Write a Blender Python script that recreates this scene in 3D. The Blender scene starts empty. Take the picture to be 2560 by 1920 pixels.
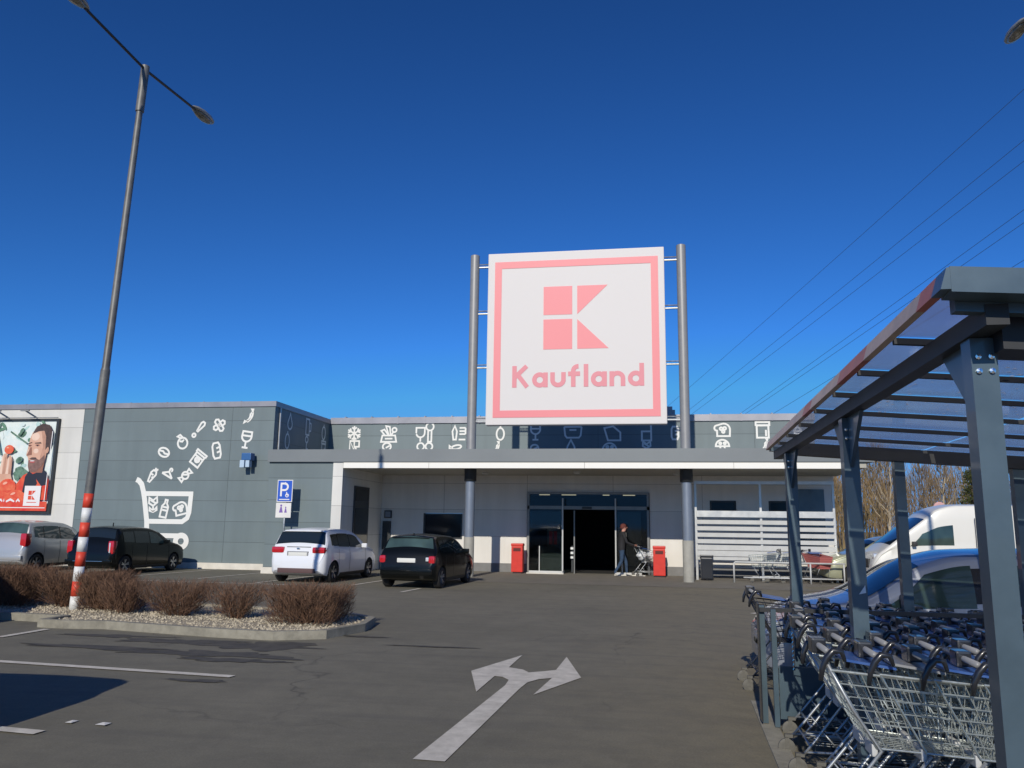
import bpy, bmesh, math, random
import numpy as np
from mathutils import Vector, Matrix
R = math.radians
PI = math.pi
rnd = random.Random(11)
scene = bpy.context.scene
col = scene.collection

# ------------------------------------------------------------------ materials
def mat(name, c, rough=0.6, metal=0.0, vary=0.0, scale=4.0, c2=None, coat=0.0, bump=0.0, bscale=40.0,
        trans=0.0, alpha=1.0, spec=0.5, emit=None, estr=0.0, detail=6.0):
    m = bpy.data.materials.new(name); m.use_nodes = True
    nt = m.node_tree; N = nt.nodes; Lk = nt.links
    b = N['Principled BSDF']
    b.inputs['Base Color'].default_value = (c[0], c[1], c[2], 1)
    b.inputs['Roughness'].default_value = rough
    b.inputs['Metallic'].default_value = metal
    b.inputs['Coat Weight'].default_value = coat
    b.inputs['Coat Roughness'].default_value = 0.05
    b.inputs['Transmission Weight'].default_value = trans
    b.inputs['Alpha'].default_value = alpha
    b.inputs['Specular IOR Level'].default_value = spec
    if emit:
        b.inputs['Emission Color'].default_value = (*emit, 1); b.inputs['Emission Strength'].default_value = estr
    if vary > 0 or c2:
        tc = N.new('ShaderNodeTexCoord'); no = N.new('ShaderNodeTexNoise')
        no.inputs['Scale'].default_value = scale; no.inputs['Detail'].default_value = detail
        no.inputs['Roughness'].default_value = 0.62
        Lk.new(tc.outputs['Object'], no.inputs['Vector'])
        rp = N.new('ShaderNodeValToRGB')
        rp.color_ramp.elements[0].position = 0.32; rp.color_ramp.elements[1].position = 0.68
        if c2 is None:
            a = [x * (1 - vary) for x in c]; d = [min(1, x * (1 + vary)) for x in c]
        else:
            a, d = c, c2
        rp.color_ramp.elements[0].color = (*a, 1); rp.color_ramp.elements[1].color = (*d, 1)
        Lk.new(no.outputs['Fac'], rp.inputs['Fac']); Lk.new(rp.outputs['Color'], b.inputs['Base Color'])
        mr = N.new('ShaderNodeMapRange')
        mr.inputs['To Min'].default_value = max(0, rough - 0.08); mr.inputs['To Max'].default_value = min(1, rough + 0.1)
        Lk.new(no.outputs['Fac'], mr.inputs['Value']); Lk.new(mr.outputs['Result'], b.inputs['Roughness'])
    if bump > 0:
        tc = N.new('ShaderNodeTexCoord'); no = N.new('ShaderNodeTexNoise')
        no.inputs['Scale'].default_value = bscale; no.inputs['Detail'].default_value = 5
        Lk.new(tc.outputs['Object'], no.inputs['Vector'])
        bp = N.new('ShaderNodeBump'); bp.inputs['Strength'].default_value = bump; bp.inputs['Distance'].default_value = 0.02
        Lk.new(no.outputs['Fac'], bp.inputs['Height']); Lk.new(bp.outputs['Normal'], b.inputs['Normal'])
    return m

def math_node(nt, op, a, b=None):
    n = nt.nodes.new('ShaderNodeMath'); n.operation = op
    for i, v in enumerate((a, b)):
        if v is None: continue
        if isinstance(v, (int, float)): n.inputs[i].default_value = v
        else: nt.links.new(v, n.inputs[i])
    return n.outputs[0]

def panel_mat(name, c, seam=0.72, vseam=0.0, z0=0.21, rough=0.5, vary=0.06):
    """sandwich panels: joints every `seam` metres of height (real gasket lines) with slight tone change per panel"""
    m = mat(name, c, rough, vary=vary, scale=0.5)
    nt = m.node_tree; N = nt.nodes; Lk = nt.links
    b = N['Principled BSDF']; src = b.inputs['Base Color'].links[0].from_socket
    g = N.new('ShaderNodeNewGeometry'); s = N.new('ShaderNodeSeparateXYZ'); Lk.new(g.outputs['Position'], s.inputs[0])
    f = math_node(nt, 'FRACT', math_node(nt, 'DIVIDE', math_node(nt, 'SUBTRACT', s.outputs['Z'], z0), seam))
    d = math_node(nt, 'ABSOLUTE', math_node(nt, 'SUBTRACT', f, 0.5))
    line = math_node(nt, 'GREATER_THAN', d, 0.5 - 0.008 / seam)
    if vseam:
        xy = math_node(nt, 'ADD', s.outputs['X'], s.outputs['Y'])
        f2 = math_node(nt, 'FRACT', math_node(nt, 'DIVIDE', xy, vseam))
        d2 = math_node(nt, 'ABSOLUTE', math_node(nt, 'SUBTRACT', f2, 0.5))
        line = math_node(nt, 'MAXIMUM', line, math_node(nt, 'GREATER_THAN', d2, 0.5 - 0.010 / vseam))
    # per-panel tone
    fl = math_node(nt, 'FLOOR', math_node(nt, 'DIVIDE', math_node(nt, 'SUBTRACT', s.outputs['Z'], z0), seam))
    wn = N.new('ShaderNodeTexWhiteNoise'); wn.noise_dimensions = '1D'; Lk.new(fl, wn.inputs['W'])
    tone = math_node(nt, 'ADD', math_node(nt, 'MULTIPLY', wn.outputs['Value'], 0.10), 0.95)
    mp = N.new('ShaderNodeMapping'); mp.inputs['Scale'].default_value = (2.2, 2.2, .16); Lk.new(g.outputs['Position'], mp.inputs['Vector'])
    sn = N.new('ShaderNodeTexNoise'); sn.inputs['Scale'].default_value = 1.6; sn.inputs['Detail'].default_value = 5; Lk.new(mp.outputs[0], sn.inputs['Vector'])
    tone = math_node(nt, 'MULTIPLY', tone, math_node(nt, 'ADD', math_node(nt, 'MULTIPLY', sn.outputs['Fac'], .24), .88))
    hs = N.new('ShaderNodeHueSaturation'); Lk.new(src, hs.inputs['Color']); Lk.new(tone, hs.inputs['Value'])
    mx = N.new('ShaderNodeMix'); mx.data_type = 'RGBA'
    Lk.new(math_node(nt, 'MULTIPLY', line, 0.55), mx.inputs[0]); Lk.new(hs.outputs['Color'], mx.inputs[6])
    mx.inputs[7].default_value = (c[0] * .25, c[1] * .25, c[2] * .25, 1)
    Lk.new(mx.outputs[2], b.inputs['Base Color'])
    bp = N.new('ShaderNodeBump'); bp.inputs['Strength'].default_value = 0.4; bp.inputs['Distance'].default_value = 0.01; bp.invert = True
    Lk.new(line, bp.inputs['Height']); Lk.new(bp.outputs['Normal'], b.inputs['Normal'])
    return m

M = {}
M['panel_grey'] = panel_mat('panel_grey', (0.150, 0.192, 0.203), 0.72, 6.0)
M['panel_white'] = panel_mat('panel_white', (0.66, 0.65, 0.61), 0.95, 0, 0.30)
M['entry_white'] = panel_mat('entry_white', (0.72, 0.695, 0.65), 0.95, 3.1, 0.30)
M['fascia'] = mat('fascia', (0.185, 0.205, 0.215), 0.42, vary=0.05, scale=0.6)
M['coping'] = mat('coping', (0.30, 0.30, 0.33), 0.4, 0.35, vary=0.12, scale=1.2)
M['strip'] = mat('strip', (0.86, 0.84, 0.78), 0.45)
M['soffit'] = mat('soffit', (0.40, 0.385, 0.33), 0.7, vary=0.05)
M['plinth'] = mat('plinth', (0.20, 0.20, 0.20), 0.8, vary=0.12, scale=3)
M['base_white'] = mat('base_white', (0.68, 0.65, 0.58), 0.75, vary=0.1, scale=3)
M['vinyl'] = mat('vinyl', (0.80, 0.80, 0.76), 0.55)
M['column'] = mat('column', (0.23, 0.265, 0.32), 0.35, 0.3, vary=0.05)
M['column_low'] = mat('column_low', (0.33, 0.32, 0.28), 0.7, vary=0.12, scale=5)
M['pole_grey'] = mat('pole_grey', (0.30, 0.30, 0.30), 0.45, 0.2, vary=0.06)
M['dark_frame'] = mat('dark_frame', (0.03, 0.035, 0.04), 0.45)
M['glass_dark'] = mat('glass_dark', (0.012, 0.014, 0.016), 0.08, spec=0.22)
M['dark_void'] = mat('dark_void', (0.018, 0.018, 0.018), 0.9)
M['tube_light'] = mat('tube_light', (0.8, 0.75, 0.6), 0.5, emit=(1.0, 0.86, 0.6), estr=0.55)
M['inside'] = mat('inside', (0.10, 0.10, 0.10), 0.9, vary=0.2)
M['alu'] = mat('alu', (0.62, 0.62, 0.60), 0.35, 0.6, vary=0.08)
M['door_frame_shaded'] = mat('door_frame_shaded', (0.22, 0.22, 0.215), 0.4, 0.4, vary=0.1)  # aluminium with the shade under the canopy put into its colour
M['alu_white'] = mat('alu_white', (0.52, 0.525, 0.515), 0.5, vary=0.06)
M['galv'] = mat('galv', (0.42, 0.44, 0.45), 0.42, 0.7, vary=0.25, scale=9)
M['sign_white'] = mat('sign_white', (0.69, 0.66, 0.645), 0.55, vary=0.015, scale=0.4)
M['sign_pink'] = mat('sign_pink', (0.80, 0.235, 0.262), 0.5, c2=(0.85, 0.28, 0.295), scale=0.25, detail=1)
M['sign_pale'] = mat('sign_pale', (0.60, 0.34, 0.33), 0.6, vary=.2, scale=6)
M['sign_pink_text'] = mat('sign_pink_text', (0.72, 0.25, 0.29), 0.5)
M['red'] = mat('red', (0.62, 0.028, 0.016), 0.45, vary=0.08, scale=6)
M['red_dark'] = mat('red_dark', (0.10, 0.008, 0.006), 0.6)
M['stripe_red'] = mat('stripe_red', (0.66, 0.060, 0.030), 0.5, vary=0.12, scale=8)
M['stripe_white'] = mat('stripe_white', (0.72, 0.73, 0.72), 0.5, vary=0.10, scale=8)
M['lamp_pole'] = mat('lamp_pole', (0.155, 0.155, 0.15), 0.5, 0.2, vary=0.30, scale=3)
M['lamp_head'] = mat('lamp_head', (0.32, 0.32, 0.31), 0.4, 0.3, vary=0.1)
M['lamp_glass'] = mat('lamp_glass', (0.22, 0.20, 0.16), 0.15, vary=0.3, scale=14)
M['blue_sign'] = mat('blue_sign', (0.02, 0.10, 0.55), 0.4)
M['blue_box'] = mat('blue_box', (0.03, 0.12, 0.32), 0.4)
M['blue_box_light'] = mat('blue_box_light', (0.45, 0.58, 0.72), 0.4)
M['plate_white'] = mat('plate_white', (0.75, 0.73, 0.70), 0.5, vary=0.04)
M['purple'] = mat('purple', (0.20, 0.12, 0.40), 0.6)
M['kerb'] = mat('kerb', (0.26, 0.245, 0.20), 0.9, vary=0.25, scale=5, bump=0.4)
M['road_paint'] = mat('road_paint', (0.70, 0.655, 0.57), 0.8, c2=(0.50, 0.465, 0.40), scale=6, bump=0.2)
M['rubber'] = mat('rubber', (0.018, 0.018, 0.018), 0.8)
M['rim'] = mat('rim', (0.42, 0.43, 0.44), 0.35, 0.8)
M['paint_white'] = mat('paint_white', (0.76, 0.78, 0.82), 0.35, coat=0.7)
M['paint_van'] = mat('paint_van', (0.74, 0.72, 0.66), 0.35, coat=0.4)
M['paint_black'] = mat('paint_black', (0.004, 0.005, 0.005), 0.22, coat=0.25, spec=0.25)
M['paint_silver'] = mat('paint_silver', (0.55, 0.54, 0.52), 0.32, 0.55, coat=0.6)
M['paint_blue'] = mat('paint_blue', (0.34, 0.37, 0.43), 0.3, 0.25, coat=0.9)
M['paint_beige'] = mat('paint_beige', (0.42, 0.43, 0.30), 0.3, 0.3, coat=0.8)
M['car_trim'] = mat('car_trim', (0.025, 0.025, 0.027), 0.6)
M['car_trim_red'] = mat('car_trim_red', (0.10, 0.055, 0.055), 0.6)
M['pillar_black'] = mat('pillar_black', (0.012, 0.012, 0.013), 0.25)
M['car_glass'] = mat('car_glass', (0.014, 0.020, 0.022), 0.03, spec=0.9)
M['car_glass_green'] = mat('car_glass_green', (0.045, 0.075, 0.068), 0.04, spec=0.9, vary=0.45, scale=1.4, detail=2)
M['windscreen_blue'] = mat('windscreen_blue', (0.008, 0.016, 0.034), 0.05, spec=0.45)
M['tail_red'] = mat('tail_red', (0.50, 0.012, 0.02), 0.12, coat=1.0)
M['lamp_clear'] = mat('lamp_clear', (0.7, 0.72, 0.74), 0.1, 0.2, coat=1.0)
M['plate'] = mat('plate', (0.72, 0.72, 0.68), 0.45)
M['mirror_black'] = mat('mirror_black', (0.015, 0.015, 0.016), 0.4)
M['wire'] = mat('wire', (0.46, 0.50, 0.485), 0.34, 0.7, vary=0.12, scale=30)
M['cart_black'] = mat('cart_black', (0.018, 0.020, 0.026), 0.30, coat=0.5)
M['cart_grey'] = mat('cart_grey', (0.26, 0.265, 0.275), 0.4, coat=0.3)
M['cart_blue'] = mat('cart_blue', (0.020, 0.080, 0.30), 0.4, coat=0.2, c2=(0.06, 0.13, 0.36), scale=9)
M['cart_red'] = mat('cart_red', (0.48, 0.15, 0.14), 0.5)
M['caster'] = mat('caster', (0.12, 0.115, 0.10), 0.6, vary=0.2, scale=20)
M['shelter'] = mat('shelter', (0.075, 0.115, 0.145), 0.38, 0.25, coat=0.25, vary=0.10, scale=4)
M['dark_shaded_steel'] = mat('dark_shaded_steel', (0.028, 0.030, 0.034), 0.5, 0.2, vary=0.15, scale=5)  # shelter paint darkened with the roof's shade; the divider rail is simply dark
M['rake_tan'] = mat('rake_tan', (0.62, 0.47, 0.37), 0.5, 0.1, vary=0.2, scale=4)
M['rake_red'] = mat('rake_red', (0.52, 0.17, 0.13), 0.5, vary=0.15, scale=6)
M['drop'] = mat('drop', (0.85, 0.87, 0.90), 0.3)  # white colour stands in for sun glints on the roof drops
M['chrome'] = mat('chrome', (0.85, 0.85, 0.85), 0.15, 1.0)
M['twig'] = mat('twig', (0.075, 0.045, 0.030), 0.9, c2=(0.245, 0.135, 0.082), scale=9)
M['bark'] = mat('bark', (0.13, 0.095, 0.06), 0.95, c2=(0.22, 0.16, 0.10), scale=1.3)
M['bark_olive'] = mat('bark_olive', (0.17, 0.135, 0.060), 0.95, c2=(0.30, 0.19, 0.095), scale=0.5)
M['bark_pale'] = mat('bark_pale', (0.46, 0.38, 0.26), 0.9, vary=0.2, scale=2)
M['needle'] = mat('needle', (0.020, 0.035, 0.012), 0.9, c2=(0.085, 0.095, 0.020), scale=1.5)
M['dry_grass'] = mat('dry_grass', (0.17, 0.15, 0.07), 0.95, c2=(0.28, 0.24, 0.13), scale=1.2)
M['skin'] = mat('skin', (0.56, 0.27, 0.20), 0.6)
M['hair'] = mat('hair', (0.12, 0.028, 0.020), 0.8)
M['jacket'] = mat('jacket', (0.020, 0.020, 0.023), 0.85, vary=0.3, scale=20)
M['jeans'] = mat('jeans', (0.030, 0.060, 0.115), 0.85, vary=0.35, scale=14)
M['shoe'] = mat('shoe', (0.70, 0.68, 0.62), 0.6)
M['bag_white'] = mat('bag_white', (0.75, 0.77, 0.78), 0.5, vary=0.1, scale=12)
M['cable'] = mat('cable', (0.05, 0.08, 0.14), 0.7)
M['litter'] = mat('litter', (0.72, 0.70, 0.66), 0.7)
M['p_sky'] = mat('p_sky', (0.62, 0.74, 0.74), 0.5, c2=(0.80, 0.84, 0.80), scale=3)
M['p_leaf'] = mat('p_leaf', (0.035, 0.085, 0.05), 0.5, c2=(0.20, 0.34, 0.25), scale=6)
M['p_leaf_light'] = mat('p_leaf_light', (0.45, 0.62, 0.60), 0.5, vary=0.2, scale=6)
M['p_skin'] = mat('p_skin', (0.72, 0.45, 0.33), 0.5, c2=(0.60, 0.32, 0.22), scale=1.6, detail=1)
M['p_skin_dark'] = mat('p_skin_dark', (0.30, 0.13, 0.09), 0.5)
M['p_hair'] = mat('p_hair', (0.075, 0.045, 0.040), 0.5, vary=0.3, scale=8)
M['p_beard'] = mat('p_beard', (0.22, 0.12, 0.10), 0.5, vary=0.3, scale=8)
M['p_leaf_mid'] = mat('p_leaf_mid', (0.12, 0.24, 0.16), 0.5, vary=.3, scale=7)
M['p_skin_lit'] = mat('p_skin_lit', (0.80, 0.58, 0.46), 0.5, vary=.06, scale=3)
M['p_skin_mid'] = mat('p_skin_mid', (0.50, 0.27, 0.19), 0.5, vary=.15, scale=4)
M['p_shine'] = mat('p_shine', (0.85, 0.42, 0.30), 0.5)
M['p_lips'] = mat('p_lips', (0.45, 0.10, 0.09), 0.5)
M['p_red'] = mat('p_red', (0.66, 0.035, 0.025), 0.5, c2=(0.74, 0.12, 0.05), scale=3, detail=2)
M['p_tomato'] = mat('p_tomato', (0.70, 0.06, 0.03), 0.5, c2=(0.80, 0.18, 0.08), scale=4, detail=2)
M['p_navy'] = mat('p_navy', (0.020, 0.022, 0.038), 0.5)
M['p_white'] = mat('p_white', (0.80, 0.78, 0.78), 0.5)

def glass_pane_mat(name, tint, facw):
    """clear sheet: mostly see-through with a real gloss (mix of transparent and glossy by Fresnel)"""
    m = bpy.data.materials.new(name); m.use_nodes = True
    nt = m.node_tree; N = nt.nodes; Lk = nt.links; N.clear()
    o = N.new('ShaderNodeOutputMaterial'); t = N.new('ShaderNodeBsdfTransparent'); g = N.new('ShaderNodeBsdfGlossy')
    t.inputs['Color'].default_value = (*tint, 1); g.inputs['Roughness'].default_value = 0.04
    g.inputs['Color'].default_value = (0.9, 0.9, 0.95, 1)
    f = N.new('ShaderNodeFresnel'); f.inputs['IOR'].default_value = 1.45
    mx = N.new('ShaderNodeMixShader'); Lk.new(math_node(nt, 'MULTIPLY', f.outputs[0], facw), mx.inputs[0])
    Lk.new(t.outputs[0], mx.inputs[1]); Lk.new(g.outputs[0], mx.inputs[2]); Lk.new(mx.outputs[0], o.inputs['Surface'])
    return m
M['glass'] = glass_pane_mat('glass', (0.80, 0.84, 0.83), 0.55)

def roof_sheet_mat():
    """tinted polycarbonate sheet, a little cloudy and dusty with water marks"""
    m = bpy.data.materials.new('polycarbonate'); m.use_nodes = True
    nt = m.node_tree; N = nt.nodes; Lk = nt.links; N.clear()
    o = N.new('ShaderNodeOutputMaterial'); t = N.new('ShaderNodeBsdfTransparent'); g = N.new('ShaderNodeBsdfGlossy')
    tl = N.new('ShaderNodeBsdfTranslucent'); tl.inputs['Color'].default_value = (0.60, 0.64, 0.76, 1)
    tc = N.new('ShaderNodeTexCoord'); no = N.new('ShaderNodeTexNoise'); no.inputs['Scale'].default_value = 2.2; no.inputs['Detail'].default_value = 7
    Lk.new(tc.outputs['Object'], no.inputs['Vector'])
    cr = N.new('ShaderNodeValToRGB'); cr.color_ramp.elements[0].color = (0.80, 0.82, 0.90, 1); cr.color_ramp.elements[1].color = (0.94, 0.95, 0.97, 1)
    cr.color_ramp.elements[0].position = .35; cr.color_ramp.elements[1].position = .7
    Lk.new(no.outputs['Fac'], cr.inputs['Fac']); Lk.new(cr.outputs['Color'], t.inputs['Color'])
    g.inputs['Roughness'].default_value = 0.06
    f = N.new('ShaderNodeFresnel'); f.inputs['IOR'].default_value = 1.5
    m0 = N.new('ShaderNodeMixShader'); m0.inputs[0].default_value = 0.27
    Lk.new(t.outputs[0], m0.inputs[1]); Lk.new(tl.outputs[0], m0.inputs[2])
    mx = N.new('ShaderNodeMixShader'); Lk.new(math_node(nt, 'MULTIPLY', f.outputs[0], .45), mx.inputs[0]); Lk.new(m0.outputs[0], mx.inputs[1]); Lk.new(g.outputs[0], mx.inputs[2])
    Lk.new(mx.outputs[0], o.inputs['Surface'])
    return m
M['sheet'] = roof_sheet_mat()

def asphalt_mat():
    m = bpy.data.materials.new('asphalt'); m.use_nodes = True
    nt = m.node_tree; N = nt.nodes; Lk = nt.links; b = N['Principled BSDF']
    g = N.new('ShaderNodeNewGeometry'); P = g.outputs['Position']
    def noise(sc, det=6, rough=.6):
        n = N.new('ShaderNodeTexNoise'); n.inputs['Scale'].default_value = sc; n.inputs['Detail'].default_value = det
        n.inputs['Roughness'].default_value = rough; Lk.new(P, n.inputs['Vector']); return n.outputs['Fac']
    def ramp(fac, p0, c0, p1, c1):
        r = N.new('ShaderNodeValToRGB'); r.color_ramp.elements[0].position = p0; r.color_ramp.elements[1].position = p1
        r.color_ramp.elements[0].color = (*c0, 1); r.color_ramp.elements[1].color = (*c1, 1); Lk.new(fac, r.inputs['Fac']); return r.outputs['Color']
    def mix(fac, a, bb, mode='MIX'):
        x = N.new('ShaderNodeMix'); x.data_type = 'RGBA'; x.blend_type = mode
        for i, v in ((0, fac), (6, a), (7, bb)):
            if isinstance(v, (int, float)): x.inputs[i].default_value = v
            elif isinstance(v, tuple): x.inputs[i].default_value = (*v, 1)
            else: Lk.new(v, x.inputs[i])
        return x.outputs[2]
    base = ramp(noise(0.35, 5), .3, (0.160, 0.149, 0.108), .72, (0.235, 0.217, 0.162))
    s = N.new('ShaderNodeSeparateXYZ'); Lk.new(P, s.inputs[0])
    # browner block paving / worn strip along the trolley side, X > -0.5
    mr = N.new('ShaderNodeMapRange'); mr.inputs['From Min'].default_value = -1.3; mr.inputs['From Max'].default_value = 0.6
    Lk.new(math_node(nt, 'ADD', s.outputs['X'], math_node(nt, 'MULTIPLY', math_node(nt, 'SUBTRACT', noise(.8, 4), .5), 1.6)), mr.inputs['Value'])
    base = mix(math_node(nt, 'MULTIPLY', mr.outputs[0], .75), base, (0.245, 0.212, 0.138))
    base = mix(math_node(nt, 'MULTIPLY', ramp(noise(2.6, 8, .72), .42, (0, 0, 0), .66, (1, 1, 1)), .38), base, (0.100, 0.092, 0.072))
    base = mix(math_node(nt, 'MULTIPLY', ramp(noise(11, 6, .7), .50, (0, 0, 0), .72, (1, 1, 1)), .30), base, (0.26, 0.24, 0.19))
    # fine grain and pale stones
    base = mix(math_node(nt, 'MULTIPLY', ramp(noise(60, 4, .7), .35, (0, 0, 0), .65, (1, 1, 1)), .45), base, (0.085, 0.080, 0.066))
    speck = ramp(noise(170, 1), .70, (0, 0, 0), .74, (1, 1, 1))
    base = mix(math_node(nt, 'MULTIPLY', speck, .35), base, (0.30, 0.28, 0.25))
    # dark damp / oil stains
    st = ramp(noise(.55, 7, .68), .60, (0, 0, 0), .70, (1, 1, 1))
    base = mix(math_node(nt, 'MULTIPLY', st, .30), base, (0.050, 0.048, 0.045))
    # wheel scuffs stretched along X
    mp = N.new('ShaderNodeMapping'); mp.inputs['Scale'].default_value = (.25, 3.5, 1); Lk.new(P, mp.inputs['Vector'])
    ns = N.new('ShaderNodeTexNoise'); ns.inputs['Scale'].default_value = 1.3; ns.inputs['Detail'].default_value = 6; Lk.new(mp.outputs[0], ns.inputs['Vector'])
    base = mix(math_node(nt, 'MULTIPLY', ramp(ns.outputs['Fac'], .5, (0, 0, 0), .75, (1, 1, 1)), .35), base, (0.090, 0.084, 0.076))
    # cracks
    vo = N.new('ShaderNodeTexVoronoi'); vo.feature = 'DISTANCE_TO_EDGE'; vo.inputs['Scale'].default_value = .23
    wv = N.new('ShaderNodeVectorMath'); wv.operation = 'ADD'; nn = N.new('ShaderNodeTexNoise'); nn.inputs['Scale'].default_value = 1.4; nn.inputs['Detail'].default_value = 6
    Lk.new(P, nn.inputs['Vector']); Lk.new(P, wv.inputs[0]); Lk.new(nn.outputs['Color'], wv.inputs[1]); Lk.new(wv.outputs[0], vo.inputs['Vector'])
    ck = ramp(vo.outputs['Distance'], .0, (1, 1, 1), .006, (0, 0, 0))
    base = mix(math_node(nt, 'MULTIPLY', math_node(nt, 'MULTIPLY', ck, ramp(noise(.3, 3), .45, (0, 0, 0), .6, (1, 1, 1))), .6), base, (0.04, 0.038, 0.035))
    Lk.new(base, b.inputs['Base Color']); b.inputs['Roughness'].default_value = .88
    bp = N.new('ShaderNodeBump'); bp.inputs['Strength'].default_value = .35; bp.inputs['Distance'].default_value = .006
    Lk.new(noise(120, 4), bp.inputs['Height']); Lk.new(bp.outputs['Normal'], b.inputs['Normal'])
    return m
M['asphalt'] = asphalt_mat()
M['pavement'] = mat('pavement', (0.165, 0.150, 0.122), 0.9, c2=(0.21, 0.19, 0.155), scale=2.2, bump=0.25, bscale=60)
M['wet'] = mat('wet', (0.055, 0.051, 0.043), 0.75, c2=(0.105, 0.096, 0.077), scale=4)
M['gravel'] = mat('gravel', (0.36, 0.31, 0.225), 0.9, c2=(0.54, 0.48, 0.37), scale=30)
M['gravel_bed'] = mat('gravel_bed', (0.30, 0.26, 0.19), 0.95, c2=(0.46, 0.40, 0.30), scale=18, bump=0.8, bscale=45)

# ------------------------------------------------------------------ mesh builder
ORG = {}
class MB:
    def __init__(s): s.v = []; s.f = []; s.m = []
    def add(s, vs, fs, mi=0):
        n = len(s.v); s.v += [tuple(p) for p in vs]; s.f += [tuple(i + n for i in f) for f in fs]; s.m += [mi] * len(fs); return s
    def box(s, x0, x1, y0, y1, z0, z1, mi=0):
        return s.add([(x0, y0, z0), (x1, y0, z0), (x1, y1, z0), (x0, y1, z0), (x0, y0, z1), (x1, y0, z1), (x1, y1, z1), (x0, y1, z1)],
                     [(3, 2, 1, 0), (4, 5, 6, 7), (0, 1, 5, 4), (1, 2, 6, 5), (2, 3, 7, 6), (3, 0, 4, 7)], mi)
    def rbox(s, x0, x1, y0, y1, z0, z1, r=.02, mi=0):
        bm = bmesh.new(); bmesh.ops.create_cube(bm, size=1)
        for v in bm.verts: v.co = Vector(((x0 + x1) / 2 + v.co.x * (x1 - x0), (y0 + y1) / 2 + v.co.y * (y1 - y0), (z0 + z1) / 2 + v.co.z * (z1 - z0)))
        bmesh.ops.bevel(bm, geom=bm.edges[:], offset=r, segments=2, profile=.7, affect='EDGES')
        return s.addbm(bm, mi)
    def addbm(s, bm, mi=0):
        bm.verts.index_update(); s.add([v.co[:] for v in bm.verts], [[v.index for v in f.verts] for f in bm.faces], mi); bm.free(); return s
    def quad(s, a, b, c, d, mi=0): return s.add([a, b, c, d], [(0, 1, 2, 3)], mi)
    def tube(s, pts, r, n=6, mi=0, caps=True, closed=False):
        pts = [Vector(p) for p in pts]; rs = r if isinstance(r, (list, tuple)) else [r] * len(pts)
        k = len(pts); rings = []; up = None
        for i in range(k):
            if closed: t = pts[(i + 1) % k] - pts[i - 1]
            else: t = pts[min(i + 1, k - 1)] - pts[max(i - 1, 0)]
            if t.length < 1e-9: t = Vector((0, 0, 1))
            t.normalize()
            if up is None or abs(up.dot(t)) > .97: up = Vector((0, 0, 1)) if abs(t.z) < .9 else Vector((0, 1, 0))
            u = (up - t * up.dot(t)).normalized(); w = t.cross(u); up = u
            rings.append([pts[i] + (u * math.cos(2 * PI * (j + .5) / n) + w * math.sin(2 * PI * (j + .5) / n)) * rs[i] for j in range(n)])
        vs = [p for rg in rings for p in rg]; fs = []
        for i in range(k if closed else k - 1):
            a = i * n; b = ((i + 1) % k) * n
            for j in range(n): fs.append((a + j, a + (j + 1) % n, b + (j + 1) % n, b + j))
        if caps and not closed: fs += [tuple(range(n))[::-1], tuple(range((k - 1) * n, k * n))]
        return s.add(vs, fs, mi)
    def bar(s, a, b, w, h, mi=0):
        """rectangular bar from a to b; w sideways, h upwards"""
        a, b = Vector(a), Vector(b); t = (b - a).normalized()
        up = Vector((0, 0, 1)) if abs(t.z) < .9 else Vector((0, 1, 0))
        u = t.cross(up).normalized(); q = u.cross(t).normalized()
        vs = []
        for p in (a, b):
            for (i, j) in ((-1, -1), (1, -1), (1, 1), (-1, 1)): vs.append(p + u * (i * w / 2) + q * (j * h / 2))
        return s.add(vs, [(0, 1, 2, 3), (7, 6, 5, 4), (0, 4, 5, 1), (1, 5, 6, 2), (2, 6, 7, 3), (3, 7, 4, 0)], mi)
    def prism(s, poly, fn, mi=0, back=None):
        """poly of 2-D points, fn(u,v,d) -> xyz; extruded from d=0 to d=1 when back given"""
        n = len(poly)
        if back is None: return s.add([fn(u, v, 0) for u, v in poly], [tuple(range(n))], mi)
        vs = [fn(u, v, 0) for u, v in poly] + [fn(u, v, back) for u, v in poly]
        fs = [tuple(range(n)), tuple(range(n, 2 * n))[::-1]] + [(i, (i + 1) % n, n + (i + 1) % n, n + i) for i in range(n)]
        return s.add(vs, fs, mi)
    def lathe(s, prof, n=16, axis='z', c=(0, 0, 0), mi=0):
        vs = []; fs = []; k = len(prof)
        for j in range(n):
            a = 2 * PI * j / n
            for (r, h) in prof:
                p = (r * math.cos(a), r * math.sin(a), h)
                if axis == 'x': p = (h, p[0], p[1])
                elif axis == 'y': p = (p[0], h, p[1])
                vs.append((p[0] + c[0], p[1] + c[1], p[2] + c[2]))
        for j in range(n):
            for i in range(k - 1):
                a = j * k + i; b = ((j + 1) % n) * k + i; fs.append((a, b, b + 1, a + 1))
        return s.add(vs, fs, mi)
    def build(s, name, mats, parent=None, smooth=False, world=False, angle=None):
        me = bpy.data.meshes.new(name); vs = s.v
        if world and parent is not None:
            o = ORG[parent.name]; vs = [(a - o[0], b - o[1], c - o[2]) for a, b, c in vs]
        me.from_pydata(vs, [], s.f)
        for mm in (mats if isinstance(mats, (list, tuple)) else [mats]): me.materials.append(mm)
        me.polygons.foreach_set('material_index', s.m)
        bm = bmesh.new(); bm.from_mesh(me); bmesh.ops.recalc_face_normals(bm, faces=bm.faces[:]); bm.to_mesh(me); bm.free()
        if smooth:
            me.polygons.foreach_set('use_smooth', [True] * len(me.polygons))
            if angle: me.set_sharp_from_angle(angle=R(angle))
        me.update()
        ob = bpy.data.objects.new(name, me); col.objects.link(ob)
        if parent is not None:
            ob.parent = parent; ORG[ob.name] = ORG.get(parent.name, (0, 0, 0))
        return ob

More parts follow.
